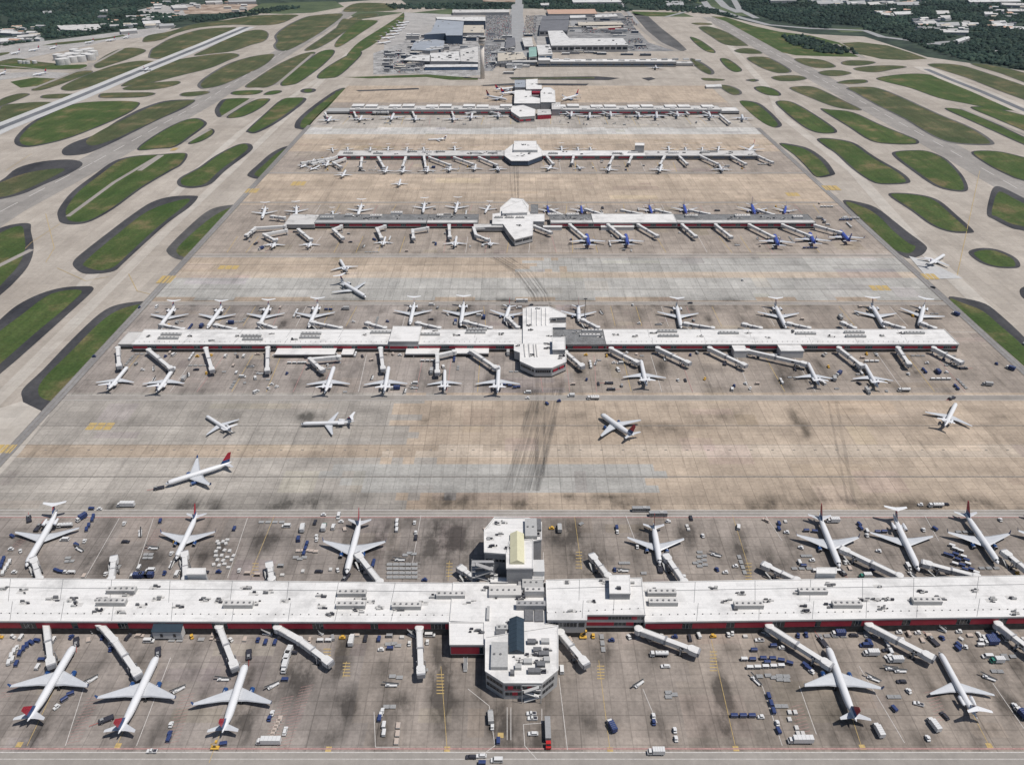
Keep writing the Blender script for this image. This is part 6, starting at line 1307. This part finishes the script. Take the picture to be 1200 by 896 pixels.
def V_tug(e,m=None):
    m=m or M_vwhite; mb=MB(); mb.box(-.75,.75,-1.5,1.6,.3,.95,m); mb.box(-.7,.7,.6,1.5,.953,1.15,m); mb.box(-.5,.5,-.7,-.2,.953,1.3,M_vdark); mb.build('body',e)
    mb=MB(); mb.box(-.7,.7,-1.0,.5,1.85,1.93,m)
    for sx in (-.65,.65):
        for y in (-.95,.45): mb.tube((sx,y,.95),(sx,y,1.85),.04,.04,M_vdark,5)
    mb.build('canopy',e); wheels(e,[(-.7,1),(.7,1),(-.7,-1),(.7,-1)],.32,.25)
def V_belt(e):
    mb=MB(); mb.box(-.9,.9,-3,2.6,.4,.95,M_vwhite); mb.box(-.9,-.1,.6,1.8,.953,1.7,M_vwhite); mb.build('chassis',e)
    mb=MB(); mb.loft([[(.05,-3.8,.9),(.8,-3.8,.9),(.8,-3.8,1.1),(.05,-3.8,1.1)],[(.05,4,2.2),(.8,4,2.2),(.8,4,2.4),(.05,4,2.4)]],M_vgrey); mb.loft([[(.15,-3.7,1.13),(.7,-3.7,1.13),(.7,-3.7,1.16),(.15,-3.7,1.16)],[(.15,3.9,2.43),(.7,3.9,2.43),(.7,3.9,2.46),(.15,3.9,2.46)]],M_dark); mb.build('conveyor',e)
    wheels(e,[(-.85,1.8),(.85,1.8),(-.85,-2),(.85,-2)],.38,.3)
def V_push(e):
    mb=MB(); mb.box(-1.3,1.3,-3.2,3.2,.35,1.3,M_vdark); mb.build('body',e); c=MB(); cabin(c,-.7,.7,.8,2.6,1.303,2.1,M_vgrey,.1,.2); c.build('cab',e); panes(e,-.7,.7,.8,2.6,1.3,2.1,.1,.2)
    mb=MB(); mb.tube((0,3.2,.6),(0,7.2,.8),.09,.09,M_vred,6); mb.build('tow_bar',e); wheels(e,[(-1.25,2),(1.25,2),(-1.25,-2),(1.25,-2)],.55,.4)
def V_lift(e):
    mb=MB(); mb.box(-.9,.9,-1.8,1.8,.4,1.0,M_vyel); mb.build('base',e); mb=MB(); mb.tube((0,-1,1.0),(0,1.6,3.0),.15,.12,M_vyel,6); mb.tube((0,1.6,3.0),(0,-1,4.4),.12,.1,M_vyel,6); mb.build('lift_arm',e); mb=MB(); mb.box(-.6,.6,-1.7,-.8,4.41,5.3,M_vyel); mb.build('basket',e); wheels(e,[(-.85,1.1),(.85,1.1),(-.85,-1.1),(.85,-1.1)],.4,.3)
def V_stairs(e):
    mb=MB(); mb.box(-.9,.9,-2.8,2.4,.4,.9,M_vwhite); mb.build('chassis',e); mb=MB()
    for k in range(12): mb.box(-.8,.8,-2.6+k*.42,-2.1+k*.42,.95+k*.24,1.05+k*.24,M_vgrey)
    for s in (-.85,.85): mb.tube((s,-2.6,1.9),(s,2.5,4.8),.06,.06,M_vwhite,5)
    mb.build('stair_flight',e); wheels(e,[(-.85,1.6),(.85,1.6),(-.85,-1.8),(.85,-1.8)],.38,.3)
def V_crate(e):
    mb=MB(); mb.box(-.95,.95,-1.2,1.2,0,.16,M_vgrey)
    for k in range(5): mb.box(-.93+k*.42,-.73+k*.42,-1.18,1.18,.163,.22,M_unit)
    mb.build('pallet',e); mb=MB(); mb.box(-.85,.85,-1.1,1.1,.223,.9,M_unit,M_roof2); mb.build('cargo_container',e)
KV={'cb':('baggage_cart','blue covered baggage cart','baggage cart',lambda e:V_cart(e)),'cw':('baggage_cart','white covered baggage cart','baggage cart',lambda e:V_cart(e,M_vwhite)),
'dl':('cargo_dolly','empty grey cargo dolly','dolly',lambda e:V_dolly(e)),'dp':('cargo_dolly','dolly with pale load','dolly',lambda e:V_dolly(e,None,True)),
'tg':('baggage_tug','small white baggage tug','tug',lambda e:V_tug(e)),'tb':('baggage_tug','small blue baggage tug','tug',lambda e:V_tug(e,M_vblue)),
'ty':('baggage_tug','small yellow baggage tug','tug',lambda e:V_tug(e,M_vyel)),'cg':('baggage_cart','dark grey covered baggage cart','baggage cart',lambda e:V_cart(e,M_vgrey)),'cn':('baggage_cart','tan covered baggage cart','baggage cart',lambda e:V_cart(e,M_tan)),'ct':('parked_car','tan car','car',lambda e:V_car(e,M_tan)),'bl':('belt_loader','grey and white belt loader','belt loader',V_belt),'vw':('service_van','white service van','van',lambda e:V_van(e)),'vb':('service_van','dark blue service van','van',lambda e:V_van(e,M_vblue)),
'pk':('pickup_truck','white pickup truck','pickup truck',lambda e:V_car(e,None,True)),'ca':('parked_car','white car','car',lambda e:V_car(e)),'cd':('parked_car','dark car','car',lambda e:V_car(e,M_vdark)),
'bt':('box_truck','white box truck','truck',lambda e:V_box(e)),'bg':('box_truck','grey box truck','truck',lambda e:V_box(e,7.5,M_vgrey,M_unit)),'bd':('box_truck','dark blue box truck','truck',lambda e:V_box(e,7,M_vwhite,M_vblue)),
'bl2':('box_truck','long white cargo truck','truck',lambda e:V_box(e,11,None,None,3.6)),'gt':('box_truck','pale green box truck','truck',lambda e:V_box(e,6.5,M_vgreen,M_vwhite)),
'tk':('fuel_truck','white fuel tanker truck','tanker truck',V_tank),'sm':('semi_truck','grey trailer truck with red cab','semi truck',V_semi),'bu':('shuttle_bus','white shuttle bus','bus',lambda e:V_bus(e)),'bv':('shuttle_bus','grey shuttle bus','bus',lambda e:V_bus(e,M_vgrey)),
'pb':('pushback_tractor','dark pushback tractor','pushback tractor',V_push),'yl':('boom_lift','yellow boom lift','boom lift',V_lift),'ss':('passenger_stairs','white mobile passenger stairs','mobile stairs',V_stairs),'cr':('cargo_crate','pale cargo crate','crate',V_crate)}
VP={}; VL=[]
def dense(x,y): pass
def veh(kind,Z,x,y,ang=None):
    nm,desc,cat,fn=KV[kind]
    if kind not in VP:
        e=empty(nm); fn(e); reg(e); VP[kind]=e; o=e
    else: o=copy_tree(VP[kind],KIDS)
    X_,Y_=G(*Z(x,y)); 
    if ang is None: ang=random.choice([0,90,90,180,270,20,-15,random.uniform(0,360)])
    o.location=(X_,Y_,.09); o.rotation_euler=(0,0,math.radians(ang)); VL.append((kind,o,X_,Y_)); return o
def many(kind,Z,pts,ang=None):
    for p in pts: veh(kind,Z,p[0],p[1],(ang if ang is not None else None) if len(p)<3 else p[2])
many('cb',ZJ,[(132,275,80),(112,282,60),(97,291,30),(85,303,20),(72,320,10),(60,356,10),(148,342,90),(935,281,0),(968,282,0),(1003,412,90),(250,462,120),(228,481,140),(787,638,100),(595,620,0)])
many('cw',ZJ,[(76,264,0),(190,272,0),(52,312,20),(42,328,20),(33,352,20),(46,341,20),(134,368,0)])
many('tg',ZJ,[(62,299,20),(201,508,150),(603,570,0),(958,530,0),(390,286,0)]); many('tb',ZJ,[(598,602,0),(391,305,0),(948,548,0)])
many('bl',ZJ,[(322,413,140),(628,447,130),(960,433,130),(785,410,90)]); many('pk',ZJ,[(535,662,90)]); many('yl',ZJ,[(757,651,90)]); many('ca',ZJ,[(1003,592,0)])
many('dp',ZJ,[(985,548,0),(978,560,0),(972,572,0),(966,585,0),(960,598,0),(955,612,0)]); many('bl2',ZJ,[(946,632,90)]); many('bt',ZJ,[(1014,322,170),(1008,342,175),(1003,368,180)]); many('pb',ZJ,[(270,280,205),(876,324,195),(557,315,200),(375,552,120)])
many('cd',ZJ,[(1030,316,90)]); many('ss',ZJ,[(80,232,60),(318,238,60),(662,238,90),(940,250,80),(1122,245,60)]); many('yl',ZJ,[(282,236,0),(245,232,90),(910,243,90)])
many('bt',ZK,[(37,275,0),(1105,668,90)]); many('cb',ZK,[(133,270,0),(172,302,90),(552,628,0),(495,705,90),(135,549,0)]); many('tg',ZK,[(140,306,90),(240,285,0),(303,280,0),(145,522,0),(1097,540,0),(1172,590,0),(1176,620,0),(140,533,0)]); many('dl',ZK,[(185,283,90),(200,290,90),(165,285,90)])
many('bl',ZK,[(175,430,90),(1045,427,130)]); many('cw',ZK,[(150,572,0),(150,600,0)]); many('dp',ZK,[(200,572,0),(198,600,0),(194,628,0)]); many('ss',ZK,[(437,366,0),(250,255,60),(500,300,0)]); many('bg',ZK,[(525,545,5)]); many('tg',ZK,[(531,578,0)])
many('pk',ZK,[(668,530,90),(672,547,90)]); many('ca',ZK,[(674,601,90),(492,679,90),(1139,364,90)]); many('sm',ZK,[(726,605,180)]); many('vw',ZK,[(547,695,90),(775,376,0)]); many('cd',ZK,[(456,683,90)]); many('tb',ZK,[(950,273,90),(1098,562,0),(947,560,10)]); many('bd',ZK,[(950,576,20)]); many('tk',ZK,[(1116,324,90)]); many('dl',ZK,[(1150,455,90),(1150,470,90),(1170,462,90),(180,398,90),(205,402,90),(160,505,90),(180,505,90)]); many('yl',ZK,[(850,262,90)])
many('cw',ZL,[(57,258,10),(215,340,90),(235,369,90),(262,368,90),(290,366,90),(318,365,90),(345,363,90)]); many('cb',ZL,[(318,293,90),(250,308,90),(245,341,90),(282,337,90),(315,338,90),(345,344,80),(375,354,70),(296,351,90),(430,361,40),(440,372,40),(336,592,10)])
many('tg',ZL,[(160,254,0),(173,248,0),(348,300,90),(452,384,40),(332,565,0),(760,245,90),(825,247,90),(793,452,20),(860,618,0),(970,243,90),(990,297,60),(1165,504,10)]); many('pk',ZL,[(269,272,90),(828,496,70)]); many('bl',ZL,[(256,414,30),(668,408,60),(730,372,90),(762,381,90),(1074,405,60)]); many('dl',ZL,[(300,395,90),(340,397,90),(365,398,90),(340,409,90),(365,411,90),(320,402,90),(270,398,90),(730,470,90),(755,470,90),(1130,325,90),(1160,328,90),(1135,336,90),(1095,380,90),(1115,381,90),(335,503,90),(358,503,90)])
many('bd',ZL,[(545,252,90),(1080,284,90),(1072,270,90),(1188,532,15)]); many('vb',ZL,[(640,291,90),(655,282,0)]); many('bt',ZL,[(660,321,90),(686,592,5),(880,572,12),(745,345,90)]); many('cd',ZL,[(716,308,90),(768,418,90)]); many('ca',ZL,[(722,329,110),(1042,255,0)]); many('bl2',ZL,[(412,628,90)]); many('cr',ZL,[(375,525),(395,525),(375,550),(400,580),(405,600),(422,600)],0)
many('cb',ZL,[(1095,255,90),(965,302,20),(968,290,20),(1100,275,90)]); many('cw',ZL,[(1050,275,90),(1045,290,90),(1060,262,90)]); many('gt',ZL,[(1102,347,90)]); many('vw',ZL,[(1070,330,90)]); many('pb',ZL,[(880,277,20),(492,280,15)]); many('ss',ZL,[(280,242,60),(905,235,60)])
many('bl2',ZG,[(444,400,90)]); many('cb',ZG,[(323,411,90),(45,508,60),(330,438,20),(326,450,20),(314,470,20),(306,484,20),(270,538,60),(10,600,20),(5,615,20),(565,455,10),(825,482,0),(15,588,20),(200,628,70),(215,633,80)]); many('tg',ZG,[(351,412,90),(299,525,0),(438,463,0),(74,560,30),(40,553,90),(842,628,0),(1138,432,90),(230,634,80),(245,635,90)]); many('bd',ZG,[(288,445,150),(480,650,90),(520,648,90),(500,648,90)]); many('pb',ZG,[(103,447,30),(135,478,0),(560,338,110)]); many('cw',ZG,[(36,598,20),(28,611,20),(20,624,20),(12,638,20),(256,635,90),(490,618,0)])
many('bl',ZG,[(280,553,60),(538,549,90),(605,606,0)]); many('tk',ZG,[(230,472,95)]); many('vw',ZG,[(530,627,90)]); many('dl',ZG,[(240,582,90),(252,593,90),(238,594,90),(515,570,90),(530,570,90),(512,582,90),(528,582,90),(1040,580,90),(1070,580,90),(1055,585,90)])
many('cr',ZG,[(765,525),(785,525),(800,519),(770,532),(795,532),(770,548),(790,556),(808,558),(760,575),(780,574),(800,580),(815,590),(752,606),(771,609),(790,604),(804,616),(765,590),(785,592),(760,560),(822,575)]); many('bt',ZG,[(1065,480,5)]); many('vb',ZG,[(1050,516,10)]); many('cd',ZG,[(1108,458,0)]); many('gt',ZG,[(1140,478,0)]); many('tg',ZG,[(1113,508,0),(1114,520,0)]); many('dp',ZG,[(1050,558,90),(1065,557,90),(1080,556,90),(1095,558,90),(1110,560,90)])
many('dl',ZH,[(170+22*i,605+15*j,90) for i in range(5) for j in range(4)]+[(240,565,90),(225,572,90),(255,568,90)]); many('cw',ZH,[(196,455,0),(195,470,0),(195,486,0)]); many('tg',ZH,[(258,460,0),(262,495,0),(655,22,90),(1040,545,0),(970,492,0)]); many('cd',ZH,[(262,512,0),(1122,627,0)]); many('cb',ZH,[(115,598,0),(112,610,0),(968,478,0),(723,42,30)]); many('vw',ZH,[(808,14,90),(655,2,90)]); many('bg',ZH,[(767,481,0)]); many('bv',ZH,[(1053,416,90),(1113,433,90)]); many('tb',ZH,[(765,32,100),(293,661,90)]); many('tk',ZH,[(885,24,90)]); many('bl',ZH,[(990,628,90),(205,590,90)]); many('dl',ZH,[(985,600,90),(1005,600,90)]); many('pb',ZH,[(1120,622,0),(17,652,160)])
many('tg',ZI,[(70,506,10),(365,494,80),(415,548,60),(455,592,90),(647,505,0),(845,485,0),(1115,450,0),(835,397,90),(150,635,90),(185,613,90),(570,600,0),(5,650,0),(688,560,70)]); many('dl',ZI,[(60,562,90),(60,578,90),(60,595,90),(60,611,90),(75,590,90),(78,606,90),(45,600,90),(425,575,90),(445,575,90),(75,575,90)]); many('bl',ZI,[(115,573,70)]); many('cb',ZI,[(337,482,0),(338,464,0),(434,488,90),(463,491,80),(424,612,90),(620,466,15),(625,480,15),(684,493,90),(707,492,90),(886,482,30)]); many('bt',ZI,[(527,455,90)]); many('cw',ZI,[(410,600,0),(647,490,0)]); many('tk',ZI,[(888,401,90)]); many('cd',ZI,[(922,395,90),(29,443,0)]); many('cr',ZI,[(15,470),(20,482)],0)
many('cw',ZI,[(945,541,60),(955,552,60),(975,560,60),(985,580,60),(955,605,60),(1000,605,60),(1030,636,60)]); many('cb',ZI,[(925,572,60),(940,577,60),(957,571,60),(965,590,60),(980,610,60),(1012,625,60),(990,625,60),(995,592,60)]); many('pb',ZI,[(557,632,200),(945,22,120)]); many('gt',ZI,[(640,650,90)])
many('tk',ZE,[(880,858,90)]); many('vw',ZE,[(805,848,90)]); many('tk',ZF,[(773,832,90)]); many('bg',ZF,[(1065,812,80)]); many('tg',ZF,[(236,825,150),(209,445,0),(1195,668,0)]); many('tb',ZF,[(180,815,0),(1098,738,0)]); many('bd',ZF,[(1145,755,40),(954,565,30)]); many('cd',ZF,[(876,470,40),(26,525,90)]); many('cb',ZE,[(570,812,90),(590,816,90),(607,822,90),(620,820,90)]); many('bu',ZE,[(632,520,90)]); 
# busier, smaller equipment around the farther gates
def scatter(x0,x1,y0,y1,n,kinds):
    k=0;t=0
    while k<n and t<n*30:
        t+=1; px=random.uniform(x0,x1); py=random.uniform(y0,y1); X_,Y_=G(px,py)
        if any(abs(X_-a)<4 and abs(Y_-b_)<4 for _,_,a,b_ in VL) or any(abs(X_-a)<4 and abs(Y_-b_)<24 for a,b_,_ in PLANES): continue
        kd=random.choice(kinds); veh(kd,ID,px,py); k+=1
        if kd in('cb','cw','dl') and random.random()<.6:
            a=random.choice([0,90]); VL[-1][1].rotation_euler=(0,0,math.radians(a))
            for j in range(random.randint(1,3)):
                o=copy_tree(VP[kd],KIDS); dx,dy=(0,-(j+1)*4.1) if a==0 else ((j+1)*4.1,0); o.location=(X_+dx,Y_+dy,.09); o.rotation_euler=(0,0,math.radians(a)); VL.append((kd,o,X_+dx,Y_+dy)); k+=1
kk=['cb','cg','cg','cn','ty','bl','dl','tg','tg','tb','dl','dl','bl','cd','cw','vw','bd','pb','bg']
scatter(110,600,414,440,60,kk); scatter(110,1130,442,461,50,kk); scatter(680,1130,414,440,40,kk); scatter(160,1100,357,383,60,kk); scatter(1120,1180,415,470,5,kk)
scatter(290,600,271,296,28,kk+['vb']); scatter(640,985,270,296,34,kk); scatter(300,980,239,252,26,kk); scatter(960,1000,256,266,16,['bt','cb','cw','bg','vw']); scatter(372,600,189,202,18,kk); scatter(640,890,189,202,16,kk); scatter(355,395,185,200,10,kk)
scatter(380,600,136,147,16,kk); scatter(640,880,136,147,18,kk); scatter(20,410,605,678,10,kk); scatter(780,1190,606,678,8,kk); scatter(830,1190,746,860,8,['tg','cb','dl','cd'])
gg=['cg','cn','ty','tg','cr','dl','dp','cd','tb','cw','ct','vw']
scatter(0,510,744,752,34,gg); scatter(665,1200,744,751,36,gg); scatter(0,480,664,675,22,gg); scatter(700,1200,664,674,22,gg); scatter(160,600,414.5,419,26,gg); scatter(680,1110,414.5,419,26,gg); scatter(0,1200,610,622,16,gg)
# labels: which one, by the nearest aircraft
TOT={}; CL={}
for kind,o,x,y in VL:
    best=min(PLANES,key=lambda q:(q[0]-x)**2+(q[1]-y)**2); CL.setdefault((kind,best[2]),[]).append((x,o))
for (kind,ref),lst in CL.items():
    nm,desc,cat,fn=KV[kind]; lst.sort(key=lambda q:q[0])
    for i,(x,o) in enumerate(lst):
        lab=f"{desc} near the {ref}" if len(lst)==1 else f"{desc} near the {ref}, {ORD[i]} from left"
        tag(o,lab,cat,{'baggage_cart':'baggage carts','cargo_dolly':'cargo dollies'}.get(nm,nm.replace('_',' ')+'s')+' on the aprons')
print('vehicles',len(VL),'planes',len(PLANES),'objects',len(bpy.data.objects))
